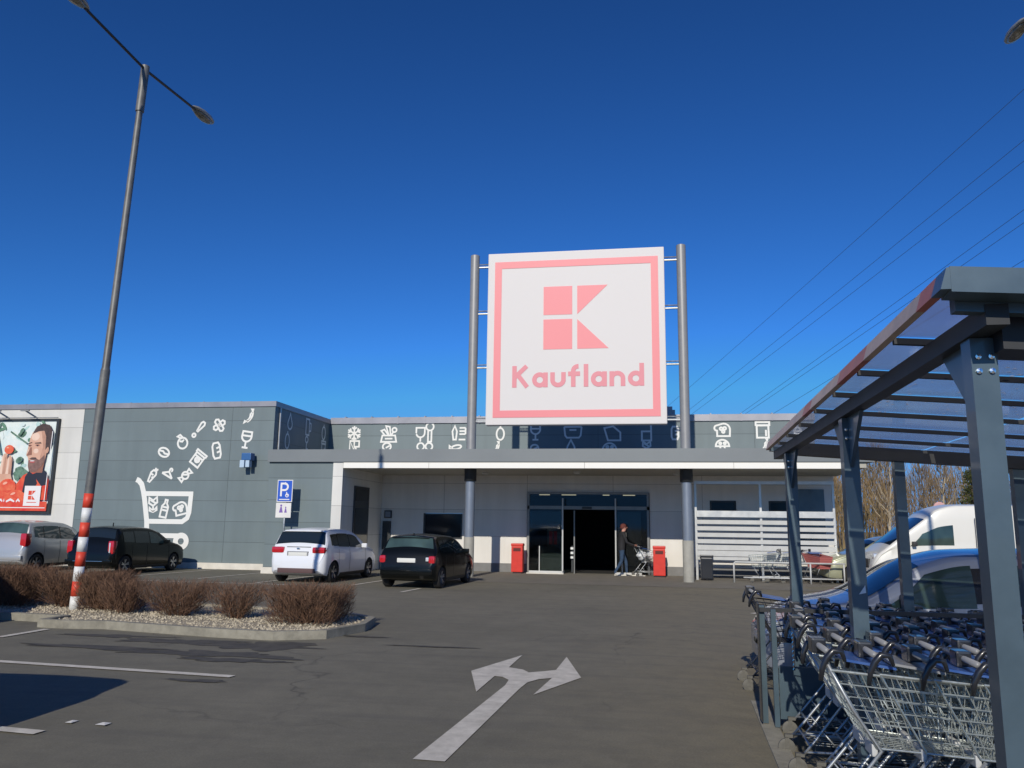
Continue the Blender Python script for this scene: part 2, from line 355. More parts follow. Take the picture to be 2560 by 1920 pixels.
def tag(o, label=None, cat=None, group=None, kind=None):
    if label: o['label'] = label
    if cat: o['category'] = cat
    if group: o['group'] = group
    if kind: o['kind'] = kind
    return o
def thing(name, label, cat, loc=(0, 0, 0), rz=0.0, group=None):
    o = bpy.data.objects.new(name, None); col.objects.link(o); o.empty_display_size = .2
    o.location = loc; o.rotation_euler = (0, 0, rz); ORG[o.name] = tuple(loc)
    return tag(o, label, cat, group)
def single(ob, loc):
    return ob
def dup(root, loc, rz, label=None, group=None):
    r = root.copy(); col.objects.link(r); r.location = loc; r.rotation_euler = (0, 0, rz)
    if label: r['label'] = label
    if group: r['group'] = group
    for ch in list(root.children):
        c = ch.copy(); col.objects.link(c); c.parent = r
        for g in list(ch.children):
            d = g.copy(); col.objects.link(d); d.parent = c
    return r

# 2-D strokes
def arc(cx, cy, r, a0, a1, n=12, ry=None):
    ry = ry or r
    return [(cx + r * math.cos(R(a0 + (a1 - a0) * i / n)), cy + ry * math.sin(R(a0 + (a1 - a0) * i / n))) for i in range(n + 1)]
LAY = [0]
def ribbon(mb, pts, w, fn, mi=0, closed=False):
    LAY[0] = (LAY[0] + 1) % 12; dl = LAY[0] * .0004
    P = [Vector((p[0], p[1])) for p in pts]
    if closed and (P[0] - P[-1]).length < 1e-6: P = P[:-1]
    k = len(P); L = []; Q = []
    for i in range(k):
        a = P[i - 1] if (i > 0 or closed) else None; b = P[(i + 1) % k] if (i < k - 1 or closed) else None
        d1 = (P[i] - a).normalized() if a is not None else None; d2 = (b - P[i]).normalized() if b is not None else None
        d1 = d1 or d2; d2 = d2 or d1
        n1 = Vector((-d1.y, d1.x)); n2 = Vector((-d2.y, d2.x)); nn = n1 + n2
        if nn.length < .2: nn = n1
        nn.normalize(); s = min(1.8, 1 / max(.4, nn.dot(n1)))
        L.append(P[i] + nn * (w / 2 * s)); Q.append(P[i] - nn * (w / 2 * s))
    vs = [fn(p.x, p.y, dl) for p in L] + [fn(p.x, p.y, dl) for p in Q]
    fs = [(i, (i + 1) % k, k + (i + 1) % k, k + i) for i in range(k if closed else k - 1)]
    mb.add(vs, fs, mi)
def ell(cx, cy, rx, ry=None, n=20, rot=0):
    ry = ry or rx; c, s_ = math.cos(R(rot)), math.sin(R(rot)); out = []
    for i in range(n):
        a = 2 * PI * i / n; x, y = rx * math.cos(a), ry * math.sin(a); out.append((cx + x * c - y * s_, cy + x * s_ + y * c))
    return out

# ------------------------------------------------------------------ world, sun, camera
SUN_EL = math.atan(0.537 * math.cos(R(4.5))); SUN_AZ = R(4.5)
w = bpy.data.worlds.new('World'); scene.world = w; w.use_nodes = True
nt = w.node_tree; bg = nt.nodes['Background']; sky = nt.nodes.new('ShaderNodeTexSky'); sky.sky_type = 'NISHITA'
sky.sun_disc = False; sky.sun_elevation = SUN_EL; sky.sun_rotation = PI + SUN_AZ
sky.altitude = 400; sky.air_density = 0.9; sky.dust_density = 0.12; sky.ozone_density = 5.0
ga = nt.nodes.new('ShaderNodeGamma'); ga.inputs['Gamma'].default_value = 1.38
tn = nt.nodes.new('ShaderNodeMix'); tn.data_type = 'RGBA'; tn.blend_type = 'MULTIPLY'; tn.inputs[0].default_value = 1; tn.inputs[7].default_value = (0.40, 0.82, 1.10, 1)
nt.links.new(sky.outputs[0], ga.inputs['Color']); nt.links.new(ga.outputs[0], tn.inputs[6]); 
dk_ = nt.nodes.new('ShaderNodeMix'); dk_.data_type = 'RGBA'; dk_.blend_type = 'DARKEN'; dk_.inputs[0].default_value = 1; dk_.inputs[7].default_value = (2.3, 7.0, 15.2, 1)
nt.links.new(tn.outputs[2], dk_.inputs[6]); nt.links.new(dk_.outputs[2], bg.inputs['Color'])
bg.inputs['Strength'].default_value = 0.053
sl = bpy.data.lights.new('sun', 'SUN'); sl.energy = 3.5; sl.angle = R(0.5); sl.color = (1.0, 0.93, 0.80)
so = bpy.data.objects.new('sun', sl); col.objects.link(so)
to_sun = Vector((-math.sin(SUN_AZ) * math.cos(SUN_EL), -math.cos(SUN_AZ) * math.cos(SUN_EL), math.sin(SUN_EL)))
so.rotation_euler = to_sun.to_track_quat('Z', 'Y').to_euler(); so.location = (0, -20, 30)

cam = bpy.data.cameras.new('camera'); cam.sensor_width = 36; cam.lens = 36 * 1740 / 2212; cam.clip_end = 6000; cam.clip_start = .05
co = bpy.data.objects.new('camera', cam); col.objects.link(co)
co.matrix_world = Matrix.Translation((0, 0, 1.6)) @ (Matrix.Rotation(R(9.75), 4, 'Z') @ Matrix.Rotation(PI / 2 + R(10.05), 4, 'X') @ Matrix.Rotation(R(0.78), 4, 'Z'))
scene.camera = co
scene.view_settings.view_transform = 'Standard'; scene.view_settings.look = 'None'
scene.view_settings.exposure = 0.0; scene.view_settings.gamma = 1; scene.view_settings.use_curve_mapping = False
scene.cycles.max_bounces = 8; scene.cycles.transparent_max_bounces = 24

# ------------------------------------------------------------------ ground
def gz(x, y):
    """the yard falls away towards the trolley bays on the right"""
    t = min(1, max(0, (x - 0.6) / 6.0)); u = min(1, max(0, (25.0 - y) / 8.0)); u = u * u * (3 - 2 * u)
    return -0.34 * t * u
def sheet(name, poly, z, m, step=None, kind='structure'):
    mb = MB(); mb.add([(x, y, gz(x, y) + z) for x, y in poly], [tuple(range(len(poly)))])
    o = mb.build(name, m); tag(o, kind=kind); return o
xs = [-1500, -400, -120, -60, -30] + list(np.arange(-20, 0.1, 2.0)) + list(np.arange(.6, 8.01, .6)) + [12, 20, 40, 90, 300, 1500]
ys = [-1500, -300, -60, -20, -5] + list(np.arange(0, 28.1, 1.0)) + [34, 50, 90, 200, 600, 2500]
mb = MB(); nx, ny = len(xs), len(ys)
mb.add([(x, y, gz(x, y)) for y in ys for x in xs], [(j * nx + i, j * nx + i + 1, (j + 1) * nx + i + 1, (j + 1) * nx + i) for j in range(ny - 1) for i in range(nx - 1)])
tag(mb.build('ground', M['asphalt'], smooth=True), kind='structure')
# strip of paving in front of the entrance
mb = MB(); px = [-13.2, -10, -6, -3, 0, 1.5, 3, 5, 7.5]
for a, b in zip(px[:-1], px[1:]):
    ya0 = 24.2 - .0 * a
    for (y0, y1) in ((23.6, 26), (26, 29.15)):
        if b <= -4.5: y0 = max(y0, 25.2)
        mb.quad((a, y0, gz(a, y0) + .005), (b, y0, gz(b, y0) + .005), (b, y1, gz(b, y1) + .005), (a, y1, gz(a, y1) + .005))
tag(mb.build('pavement', M['pavement']), kind='structure')
# flush kerb line beside the trolley bays
mb = MB()
kl = [(0.80, 3.0), (0.84, 6.1), (0.92, 8.4)]
for (a, b) in zip(kl[:-1], kl[1:]):
    mb.add([(a[0], a[1], gz(*a) - .05), (a[0] + .14, a[1], gz(*a) - .05), (b[0] + .14, b[1], gz(*b) - .05), (b[0], b[1], gz(*b) - .05),
            (a[0], a[1], gz(*a) + .012), (a[0] + .14, a[1], gz(*a) + .012), (b[0] + .14, b[1], gz(*b) + .012), (b[0], b[1], gz(*b) + .012)],
           [(4, 5, 6, 7), (0, 1, 5, 4), (1, 2, 6, 5), (2, 3, 7, 6), (3, 0, 4, 7)])
tag(mb.build('kerb_strip', M['kerb']), kind='structure')

# damp stains on the tarmac in front of the planted island
def blob(cx, cy, rx, ry, seed, n=90):
    rr = random.Random(seed); ph = [rr.uniform(0, 6.28) for _ in range(16)]
    out = []
    for i in range(n):
        a = 2 * PI * i / n; k = 1 + sum(.16 / (1 + j * .22) * math.sin((j + 2) * a + ph[j]) for j in range(16)); out.append((cx + rx * k * math.cos(a), cy + ry * k * math.sin(a)))
    return out
mb = MB()
for i, (cx, cy, rx, ry) in enumerate([(-5.1, 10.42, .80, .32), (-6.3, 10.5, .8, .22), (-7.6, 10.75, .7, .12), (-5.45, 9.62, 1.0, .22), (-4.95, 9.25, .55, .14), (-7.0, 9.75, 1.1, .13), (-4.6, 8.0, .35, .06), (-4.1, 11.6, .3, .08), (-2.9, 10.9, .5, .05)]):
    mb.add([(x, y, .004 + .0005 * i) for x, y in blob(cx, cy, rx, ry, i)], [tuple(range(90))])
tag(mb.build('damp_stain', M['wet']), kind='structure')

# painted markings
def line(a, b, wd=.12, name='parking_line'):
    a, b = Vector(a), Vector(b); d = (b - a).normalized(); n = Vector((-d.y, d.x)) * wd / 2
    return sheet(name, [tuple(a + n), tuple(a - n), tuple(b - n), tuple(b + n)], .010, M['road_paint'])
line((-9.6, 8.68), (-4.37, 8.28)); line((-9.6, 6.24), (-4.62, 5.82)); line((-8.88, 10.2), (-8.88, 11.12))
line((-5.98, 19.35), (-5.86, 20.6), .10)
for x in (-7.9, -10.6, -12.9, -15.25, -18.0): line((x, 21.0 if x > -11 else 22.0), (x + .45, 26.4), .10)
line((-14.4, 20.75), (-9.2, 20.65), .10)
for (a, b) in (((2.0, 17.5), (2.25, 17.9)), ((2.7, 17.0), (2.95, 17.4)), ((2.3, 15.6), (2.6, 15.9)), ((3.3, 19), (3.5, 19.4))): line(a, b, .10)
arrow = [(-1.652, 5.754), (-1.42, 5.745), (-1.318, 8.40), (-1.29, 8.72), (-1.20, 8.92), (-1.071, 9.02), (-1.143, 8.103), (-.765, 9.114), (-1.061, 10.486), (-1.085, 9.52), (-1.18, 9.43), (-1.362, 9.29), (-1.45, 9.45), (-1.635, 9.57), (-1.622, 10.487), (-2.006, 9.235), (-1.708, 8.116), (-1.692, 8.985), (-1.60, 8.96), (-1.504, 8.80), (-1.49, 8.5)]
mb = MB(); mb.add([(x, y, .007) for x, y in arrow], [tuple(range(len(arrow)))])
bm = bmesh.new(); bm.from_mesh(mb.build('tmp', M['road_paint']).data); bmesh.ops.triangulate(bm, faces=bm.faces[:])
tmp = bpy.data.objects['tmp']; bm.to_mesh(tmp.data); bm.free(); tmp.name = 'road_arrow'; tag(tmp, kind='structure')

# litter
for (x, y, a, lab) in ((-4.33, 6.16, .05, 'scrap of white paper litter on the tarmac left of the turn arrow'), (-4.62, 6.17, .035, 'torn flat strip of pale litter beside the larger paper scrap')):
    mb = MB(); mb.add([(x - a, y - .03, .008), (x + a, y - .05, .012), (x + a * .8, y + .05, .008), (x, y + .02, .018), (x - a * .7, y + .05, .010)], [(0, 1, 3), (1, 2, 3), (3, 2, 4), (0, 3, 4)])
    tag(mb.build('paper_scrap', M['litter']), lab, 'litter')

# ------------------------------------------------------------------ planted island
isl = [(-4.30, 12.15), (-4.45, 13.05), (-5.2, 13.75), (-14.0, 15.6), (-14.0, 12.4), (-9.25, 11.85), (-9.22, 11.32), (-8.75, 11.28), (-8.15, 11.38), (-6.05, 10.98), (-5.2, 10.92), (-4.55, 11.25)]
def inset(poly, d):
    n = len(poly); out = []
    area = sum(poly[i][0] * poly[(i + 1) % n][1] - poly[(i + 1) % n][0] * poly[i][1] for i in range(n)); sg = 1 if area > 0 else -1
    for i in range(n):
        a, b, c = Vector(poly[i - 1]), Vector(poly[i]), Vector(poly[(i + 1) % n]); d1 = (b - a).normalized(); d2 = (c - b).normalized()
        nn = (Vector((-d1.y, d1.x)) + Vector((-d2.y, d2.x))) * sg; nn.normalize(); out.append(tuple(b + nn * d / max(.6, nn.dot(Vector((-d1.y, d1.x)) * sg))))
    return out
ii = inset(isl, .11); n = len(isl); mb = MB()
mb.add([(x, y, 0) for x, y in isl] + [(x, y, .12) for x, y in isl] + [(x, y, .12) for x, y in ii] + [(x, y, .03) for x, y in ii],
       [(i, (i + 1) % n, n + (i + 1) % n, n + i) for i in range(n)] + [(n + i, n + (i + 1) % n, 2 * n + (i + 1) % n, 2 * n + i) for i in range(n)] + [(2 * n + i, 2 * n + (i + 1) % n, 3 * n + (i + 1) % n, 3 * n + i) for i in range(n)])
tag(mb.build('island_kerb', M['kerb']), kind='structure')
mb = MB(); mb.add([(x, y, .085) for x, y in ii], [tuple(range(n))]); tag(mb.build('gravel_bed', M['gravel_bed']), kind='structure')
def inside(p, poly):
    c = False; j = len(poly) - 1
    for i in range(len(poly)):
        if (poly[i][1] > p[1]) != (poly[j][1] > p[1]) and p[0] < (poly[j][0] - poly[i][0]) * (p[1] - poly[i][1]) / (poly[j][1] - poly[i][1]) + poly[i][0]: c = not c
        j = i
    return c
mb = MB()
for _ in range(5200):
    x, y = rnd.uniform(-12, -4.3), rnd.uniform(10.9, 14.2)
    if not inside((x, y), ii): continue
    r = rnd.uniform(.014, .034); z = .088; a = rnd.uniform(0, 6)
    vs = [(x + r * math.cos(a + k * 2.094) * rnd.uniform(.7, 1.2), y + r * math.sin(a + k * 2.094) * rnd.uniform(.7, 1.2), z) for k in range(3)] + [(x + rnd.uniform(-.4, .4) * r, y + rnd.uniform(-.4, .4) * r, z + r * rnd.uniform(.6, 1.1))]
    mb.add(vs, [(0, 1, 3), (1, 2, 3), (2, 0, 3)])
tag(mb.build('gravel', M['gravel']), 'pale gravel mulch covering the planted island', 'gravel', kind='stuff')

def shrub(x0, x1, y0, y1, h, nt_, label, seed, stems=7, fl0=.35):
    rr = random.Random(seed); cx, cy = (x0 + x1) / 2, (y0 + y1) / 2; hx, hy = (x1 - x0) / 2, (y1 - y0) / 2
    t = thing('bare_shrub', label, 'shrub', (cx, cy, .085), 0, 'clipped bare shrubs on the gravel island')
    tm = MB(); fm = MB()
    for i in range(stems * 3):
        a = rr.uniform(0, 6.28); q = rr.uniform(0, .35); bx, by = math.cos(a) * hx * q, math.sin(a) * hy * q
        ex, ey = math.cos(a) * hx * rr.uniform(.3, .95), math.sin(a) * hy * rr.uniform(.3, .95)
        tm.tube([(bx, by, 0), (bx + (ex - bx) * .45, by + (ey - by) * .45, h * .35), (ex, ey, h * rr.uniform(.6, .9))], [.011, .008, .004], 4, 0, False)
    for i in range(nt_):
        # twigs fan upwards; their tips stop at the clipped box
        px, py = rr.uniform(-1, 1), rr.uniform(-1, 1); zb = h * rr.uniform(.02, .8)
        flare = fl0 + (1 - fl0) * min(1, zb / (h * .55))
        p = Vector((px * hx * flare, py * hy * flare, zb))
        d = Vector((px * .55 + rr.gauss(0, .38), py * .55 + rr.gauss(0, .38), rr.uniform(.35, 1.1))).normalized()
        l = rr.uniform(.08, .30); q = p + d * l
        q.z = min(q.z, h * (rr.uniform(.90, 1.03) + .06 * math.sin(px * 5 + seed) * math.cos(py * 4))); q.x = max(-hx * 1.05, min(hx * 1.05, q.x)); q.y = max(-hy * 1.05, min(hy * 1.05, q.y))
        s = d.cross(Vector((rr.gauss(0, 1), rr.gauss(0, 1), rr.gauss(0, 1)))); s.normalize(); s *= rr.uniform(.0018, .0042)
        fm.add([p - s, p + s, q + s * .4, q - s * .4], [(0, 1, 2, 3)])
        if i % 3 == 0:   # short side shoot
            m_ = p + (q - p) * rr.uniform(.3, .7); e = m_ + Vector((rr.gauss(0, .05), rr.gauss(0, .05), rr.uniform(.0, .07)))
            fm.add([m_ - s * .8, m_ + s * .8, e], [(0, 1, 2)])
    tm.build('stem', M['twig'], t); fm.build('twigs', M['twig'], t)
shrub(-5.80, -4.70, 11.75, 12.75, .62, 6000, 'bushiest bare brown shrub, clipped square at the rounded end of the island', 1, 9, .86)
shrub(-7.05, -6.25, 12.15, 12.95, .60, 1700, 'thin bare brown shrub next left of the square clipped one', 2)
shrub(-8.20, -7.25, 12.2, 13.1, .60, 2600, 'bare brown shrub third from the island tip, wider than its right neighbour', 3, 7, .45)
shrub(-9.05, -8.45, 12.35, 13.15, .60, 1900, 'narrow bare brown shrub right of the dark bush by the striped lamp post', 4, 7, .6)
shrub(-9.75, -9.05, 12.75, 13.5, .70, 5200, 'dense shaded bush directly beside the striped lamp post', 5, 9, .8)
shrub(-10.75, -9.98, 12.9, 13.8, .70, 2600, 'reddish brown shrub just left of the striped lamp post', 6)
shrub(-11.9, -10.8, 12.7, 13.8, .74, 7400, 'dense dark shrub at the left edge under the silver car', 7, 9, .8)
shrub(-13.2, -11.9, 13.2, 14.2, .74, 4200, 'brown bare shrub furthest left along the island, cut by the edge', 8)

# ------------------------------------------------------------------ supermarket building
B = thing('supermarket_building', 'long grey panelled supermarket with white vinyl pictograms and a columned entrance canopy', 'building', (-4, 29.2, 0))
def part(mb, name, m, parent=None, **k): return mb.build(name, m, parent or B, world=True, **k)
wing = part(MB().box(-20.92, -13.26, 26.9, 40, .0, 5.76), 'left_wing', M['panel_grey'])
part(MB().box(-70, -20.92, 26.905, 40, .0, 5.76), 'white_wall_section', M['panel_white'])
c = MB().box(-70, -13.22, 26.86, 27.2, 5.76, 5.95).box(-13.56, -13.22, 27.2, 32.0, 5.76, 5.95)
for x in np.arange(-69, -13.4, 1.47): c.box(x, x + .035, 26.855, 27.205, 5.755, 5.965)
part(c, 'wing_coping', M['coping'])
part(MB().box(-16.05, -13.3, 26.80, 26.9, 0, .21).box(-70, -16.05, 26.82, 26.9, 0, .20), 'wall_base', M['base_white'])
part(MB().box(-13.26, 6.2, 32.0, 46, 3.4, 5.76).box(5.9, 6.2, 32.0, 46, 0, 3.4), 'upper_wall', M['panel_grey'])
c = MB().box(-13.22, 6.24, 31.94, 32.3, 5.76, 6.02)
rr_ = random.Random(5)
for x in np.arange(-12.6, 6, 1.15): c.box(x, x + .05, 31.935, 32.3, 5.75, 6.02 + .04)
part(c, 'upper_coping', M['coping'])
part(MB().box(-.15, .95, 33.0, 35, 5.8, 6.5).box(.55, 1.05, 32.9, 33.0, 5.8, 6.35), 'roof_vent', M['coping'])
# canopy
canopy = part(MB().box(-12.53, 6.5, 25.1, 31.99, 3.62, 4.03), 'canopy_fascia', M['fascia'])
for x in (-7.4, -1.8, 3.6): pass
st = MB()
for (a, b) in ((-9.88, -7.0), (-6.99, -2.0), (-1.99, 2.5), (2.51, 5.95)): st.box(a, b, 25.13, 25.2, 3.42, 3.60)
part(st, 'white_edge_strip', M['strip'])
part(MB().box(-9.9, 6.3, 25.2, 29.2, 3.45, 3.615), 'soffit', M['soffit'])
for x, y in ((-2.4, 27.0), (.9, 27.6), (-5.6, 27.4)): part(MB().lathe([(0, 3.36), (.09, 3.37), (.12, 3.41), (.12, 3.45)], 14, 'z', (x, y, 0)), 'soffit_lamp', M['alu_white'], smooth=True)
part(MB().box(-12.50, -10.24, 25.2, 29.4, 0.0, 3.615).box(-13.255, -12.50, 27.3, 29.4, 0, 3.615), 'grey_panel_wall', M['panel_grey'])
part(MB().box(-12.53, -10.26, 25.12, 25.2, 0, .20), 'panel_base', M['base_white'])
part(MB().box(-10.24, -9.90, 25.16, 29.4, 0, 3.615), 'white_end_pillar', M['panel_white'])
# columns (run up through the canopy and carry the roof sign)
for x, zl in ((-5.79, 0), (1.13, -.06)):
    cb = MB().lathe([(.158, 1.25), (.158, 3.04)], 24, 'z', (x, 25.9, 0))
    cc = part(cb, 'canopy_column', M['column'], smooth=True)
    part(MB().lathe([(.168, zl), (.168, 1.25), (.158, 1.255)], 24, 'z', (x, 25.9, 0)), 'column_foot', M['column_low'], cc, smooth=True)
    part(MB().lathe([(.158, 3.04), (.20, 3.05), (.20, 3.45)], 24, 'z', (x, 25.9, 0)), 'column_shade', M['dark_frame'], cc, smooth=True)  # dark collar stands in for the canopy's shade at the column head
# entrance wall with the door opening left out
ew = MB(); Y0, Y1 = 29.2, 29.5
ew.box(-9.90, -8.27, Y0, Y1, .30, 3.45).box(-8.27, -6.79, Y0, Y1, .30, 1.12).box(-8.27, -6.79, Y0, Y1, 2.06, 3.45).box(-6.79, -4.40, Y0, Y1, .30, 3.45)
ew.box(-4.40, -.02, Y0, Y1, 2.86, 3.45).box(-.02, 2.05, Y0, Y1, .30, 3.45).box(2.05, 4.95, Y0, Y1, .30, 2.08).box(2.05, 4.95, Y0, Y1, 2.60, 3.45).box(2.95, 4.03, Y0, Y1, 2.08, 2.60).box(4.95, 6.2, Y0, Y1, .30, 3.45)
part(ew, 'entrance_wall', M['entry_white'])
for a, b in ((-9.90, -4.40), (-.02, 6.2)): part(MB().box(a, b, 29.17, 29.5, 0, .30), 'entrance_plinth', M['plinth'])
part(MB().box(5.9, 6.2, 29.5, 32.0, 0, 3.6), 'end_wall', M['panel_grey'])
def window(x0, x1, z0, z1, y=29.22):
    fr = MB().box(x0, x0 + .05, y, y + .1, z0, z1).box(x1 - .05, x1, y, y + .1, z0, z1).box(x0 + .05, x1 - .05, y, y + .1, z0, z0 + .05).box(x0 + .05, x1 - .05, y, y + .1, z1 - .05, z1)
    wdw = part(fr, 'window', M['dark_frame'])
    part(MB().box(x0 + .05, x1 - .05, y + .05, y + .06, z0 + .05, z1 - .05), 'pane', M['glass_dark'], wdw)
window(-8.26, -6.80, 1.13, 2.05); window(2.06, 2.94, 2.09, 2.59); window(4.04, 4.94, 2.09, 2.59)
# side door left of the entrance, in the return wall
sd = part(MB().box(-9.90, -9.86, 26.25, 27.7, 0, 2.9), 'side_door', M['dark_frame'])
part(MB().box(-9.862, -9.85, 26.35, 27.6, .1, 2.15).box(-9.862, -9.85, 26.35, 27.6, 2.4, 2.82), 'door_pane', M['glass_dark'], sd)
part(MB().box(-9.80, -9.50, 29.1, 29.19, .72, 1.75), 'notice_board', M['dark_frame'])
part(MB().box(-9.76, -9.48, 29.13, 29.19, 1.86, 2.14).box(-9.72, -9.52, 29.12, 29.13, 1.9, 2.1, 1), 'house_notice', [M['dark_frame'], M['column']])
part(MB().box(5.02, 5.86, 29.14, 29.2, 1.0, 3.0), 'grey_shutter', M['shelter'])
# store interior behind the doors
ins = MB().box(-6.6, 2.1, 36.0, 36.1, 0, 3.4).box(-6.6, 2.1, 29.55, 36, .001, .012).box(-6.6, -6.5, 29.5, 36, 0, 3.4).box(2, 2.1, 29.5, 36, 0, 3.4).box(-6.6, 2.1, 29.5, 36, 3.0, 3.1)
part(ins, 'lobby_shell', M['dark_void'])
# entrance front: frames, panes, sliding opening
ed = part(MB().box(-4.38, -.04, 29.1, 29.22, 2.24, 2.36).box(-4.38, -.04, 29.1, 29.22, 2.78, 2.86).box(-4.38, -4.30, 29.1, 29.22, 0, 2.78).box(-.12, -.04, 29.1, 29.22, 0, 2.78)
          .box(-3.14, -3.08, 29.1, 29.22, 0, 2.24).box(-1.24, -1.18, 29.1, 29.22, 0, 2.24).box(-2.7, -2.66, 29.1, 29.2, 0, 2.2), 'entrance_door', M['door_frame_shaded'])
part(MB().box(-4.30, -3.14, 29.15, 29.16, .02, 2.24).box(-1.18, -.12, 29.15, 29.16, .02, 2.24), 'door_pane', M['glass'], ed)
part(MB().box(-4.30, -3.2, 29.15, 29.16, 2.36, 2.78).box(-3.2, -1.3, 29.15, 29.16, 2.36, 2.78).box(-1.3, -.12, 29.15, 29.16, 2.36, 2.78), 'transom_pane', M['glass'], ed)
for (a, b) in ((-4.15, -3.75), (-3.3, -2.75), (-1.75, -1.5), (-1.0, -.55)): part(MB().box(a, b, 30.6, 30.66, 2.80, 2.83), 'ceiling_tube', M['tube_light'])
part(MB().rbox(-2.4, -2.05, 29.03, 29.1, 2.26, 2.34, .015), 'door_sensor', M['dark_frame'], ed)
# projecting glass wind screens on both sides of the doors
for (x0, x1) in ((-4.24, -3.05), (-1.2, -.32)):
    xp = x1 if x1 < -2 else x0
    ws = part(MB().box(x0, x1, 28.66, 28.72, .03, .10).box(xp - .022, xp + .022, 28.66, 28.72, .10, 2.62).box((x0 + x1) / 2 - .24, (x0 + x1) / 2 - .21, 28.67, 28.71, .10, .95 if x1 < -2 else .10 + .5).box(xp - .02, xp + .02, 28.72, 29.1, .03, .10), 'wind_screen', M['alu_white'])
    part(MB().box(x0, x1, 28.68, 28.69, .10, 2.15), 'screen_pane', M['glass'], ws)
part(MB().box(-4.3, -3.0, 28.5, 28.66, .0, .035).box(-1.25, -.2, 28.5, 28.66, .0, .035), 'door_threshold', M['base_white'])

# goods behind the glass
mb = MB().box(-4.05, -3.25, 30.3, 30.8, 0, .9); tag(mb.build('display_crate', M['inside']), 'dark display counter seen through the left entrance glass', 'counter')
mb = MB().box(-3.72, -3.60, 30.25, 30.29, .98, 1.45).box(-3.55, -3.43, 30.25, 30.29, .98, 1.45).box(-3.8, -3.3, 30.29, 30.32, .88, 1.55, 1); tag(mb.build('red_display_rack', [M['red'], M['inside']]), 'small red poster rack behind the left entrance glass', 'display rack')
mb = MB().box(-2.86, -2.76, 29.6, 29.9, .5, .58).box(-2.86, -2.76, 29.6, 29.9, .66, .74).box(-2.86, -2.76, 29.6, 29.9, .82, .9).box(-2.84, -2.78, 29.7, 29.8, 0, .95, 1); tag(mb.build('brochure_stand', [M['bag_white'], M['dark_frame']]), 'slim brochure stand just inside the open doors', 'stand')

# ---- white vinyl pictograms
SW = .070
ICON = {}
C_ = lambda x, y, rx, ry=None, rot=0, n=18: (ell(x, y, rx, ry, n, rot), True)
ICON['carrot'] = [([(-.12, -.5), (-.2, .1), (-.1, .3), (.12, .3), (.2, .1), (.02, -.5)], True), ([(0, .3), (.0, .5)], False), ([(.05, .3), (.18, .48)], False), ([(-.15, .02), (.05, .0)], False), ([(.14, -.15), (-.02, -.17)], False)]
ICON['hanger'] = [([(-.5, -.25), (.0, .1), (.5, -.25)], False), ([(-.5, -.25), (.5, -.25)], False), ([(0, .1), (0, .22)] + arc(.08, .3, .11, 200, -60), False)]
ICON['candy'] = [C_(0, 0, .25), ([(-.12, .18), (.2, -.1)], False), ([(-.25, .05), (-.5, .2), (-.48, -.18), (-.22, -.1)], False), ([(.25, -.05), (.5, -.2), (.48, .18), (.22, .1)], False)]
ICON['bean'] = [C_(0, 0, .48, .34), ([(-.42, .0), (-.1, .06), (.1, -.06), (.42, 0)], False)]
ICON['radish'] = [C_(0, -.1, .38, .40), ([(-.02, .28), (-.28, .5), (-.05, .56), (.08, .34)], True), ([(-.2, .12), (.0, .02), (.16, .12)], False)]
ICON['spatula'] = [([(-.06, -.5), (-.2, .3), (-.1, .5), (.1, .5), (.2, .3), (.06, -.5)], True)]
ICON['ring'] = [C_(0, 0, .5)]
ICON['plaster'] = [([(-.5, -.2)] + [(-.62, 0)] + [(-.5, .2), (.5, .2), (.62, 0), (.5, -.2)], True), ([(-.2, .2), (-.2, .5), (0, .62), (.2, .5), (.2, .2)], False), ([(-.2, -.2), (-.2, -.5), (0, -.62), (.2, -.5), (.2, -.2)], False), C_(-.06, .06, .04), C_(.07, -.06, .04), C_(-.07, -.07, .04), C_(.07, .07, .04)]
ICON['box'] = [([(-.36, -.5), (-.36, .3), (.36, .3), (.36, -.5)], True), ([(-.42, .3), (-.42, .48), (.42, .48), (.42, .3)], False), C_(0, -.1, .17), C_(0, -.1, .06), ([(-.36, .1), (.36, .1)], False)]
ICON['bread'] = [([(-.18, -.5), (-.26, -.3), (-.26, .3), (-.16, .5), (.16, .5), (.26, .3), (.26, -.3), (.18, -.5)], True), ([(.26, .2), (.0, .14)], False), ([(.26, -.08), (.0, -.14)], False)]
ICON['chilli'] = [(arc(-.5, .25, .72, -60, 10) + arc(-.46, .12, .5, 5, -65), True), ([(.22, .38), (.12, .52), (.3, .5)], False), ([(-.3, -.36), (-.44, -.46), (-.36, -.26)], False)]
ICON['wineglass'] = [([(-.3, .5), (-.32, .22)] + arc(0, .2, .32, 180, 360) + [(.3, .5)], True), ([(-.32, .24), (.32, .24)], False), ([(0, -.12), (0, -.5)], False), ([(-.2, -.5), (.2, -.5)], False)]
ICON['flower'] = [([(-.28, .5), (-.3, .15), (0, -.05), (.3, .15), (.28, .5), (0, .3)], True), ([(-.2, .35), (.2, .1)], False), ([(0, -.05), (0, -.5)], False), ([(0, -.4), (-.26, -.14), (-.26, -.34), (0, -.45)], False), ([(0, -.4), (.26, -.14), (.26, -.34), (0, -.45)], False)]
ICON['bottle'] = [([(-.2, -.5), (-.2, .12), (-.07, .3), (-.07, .5), (.07, .5), (.07, .3), (.2, .12), (.2, -.5)], True), ([(-.2, -.1), (.2, -.1)], False), ([(-.2, .08), (.2, .08)], False)]
ICON['toast'] = [([(-.32, -.42), (-.32, -.05)] + arc(-.3, .12, .19, 230, 90, 8) + arc(.12, .02, .40, 100, 0, 10) + [(.5, -.42)], True), C_(-.05, .08, .09), C_(.18, .1, .09), C_(.08, -.12, .08)]
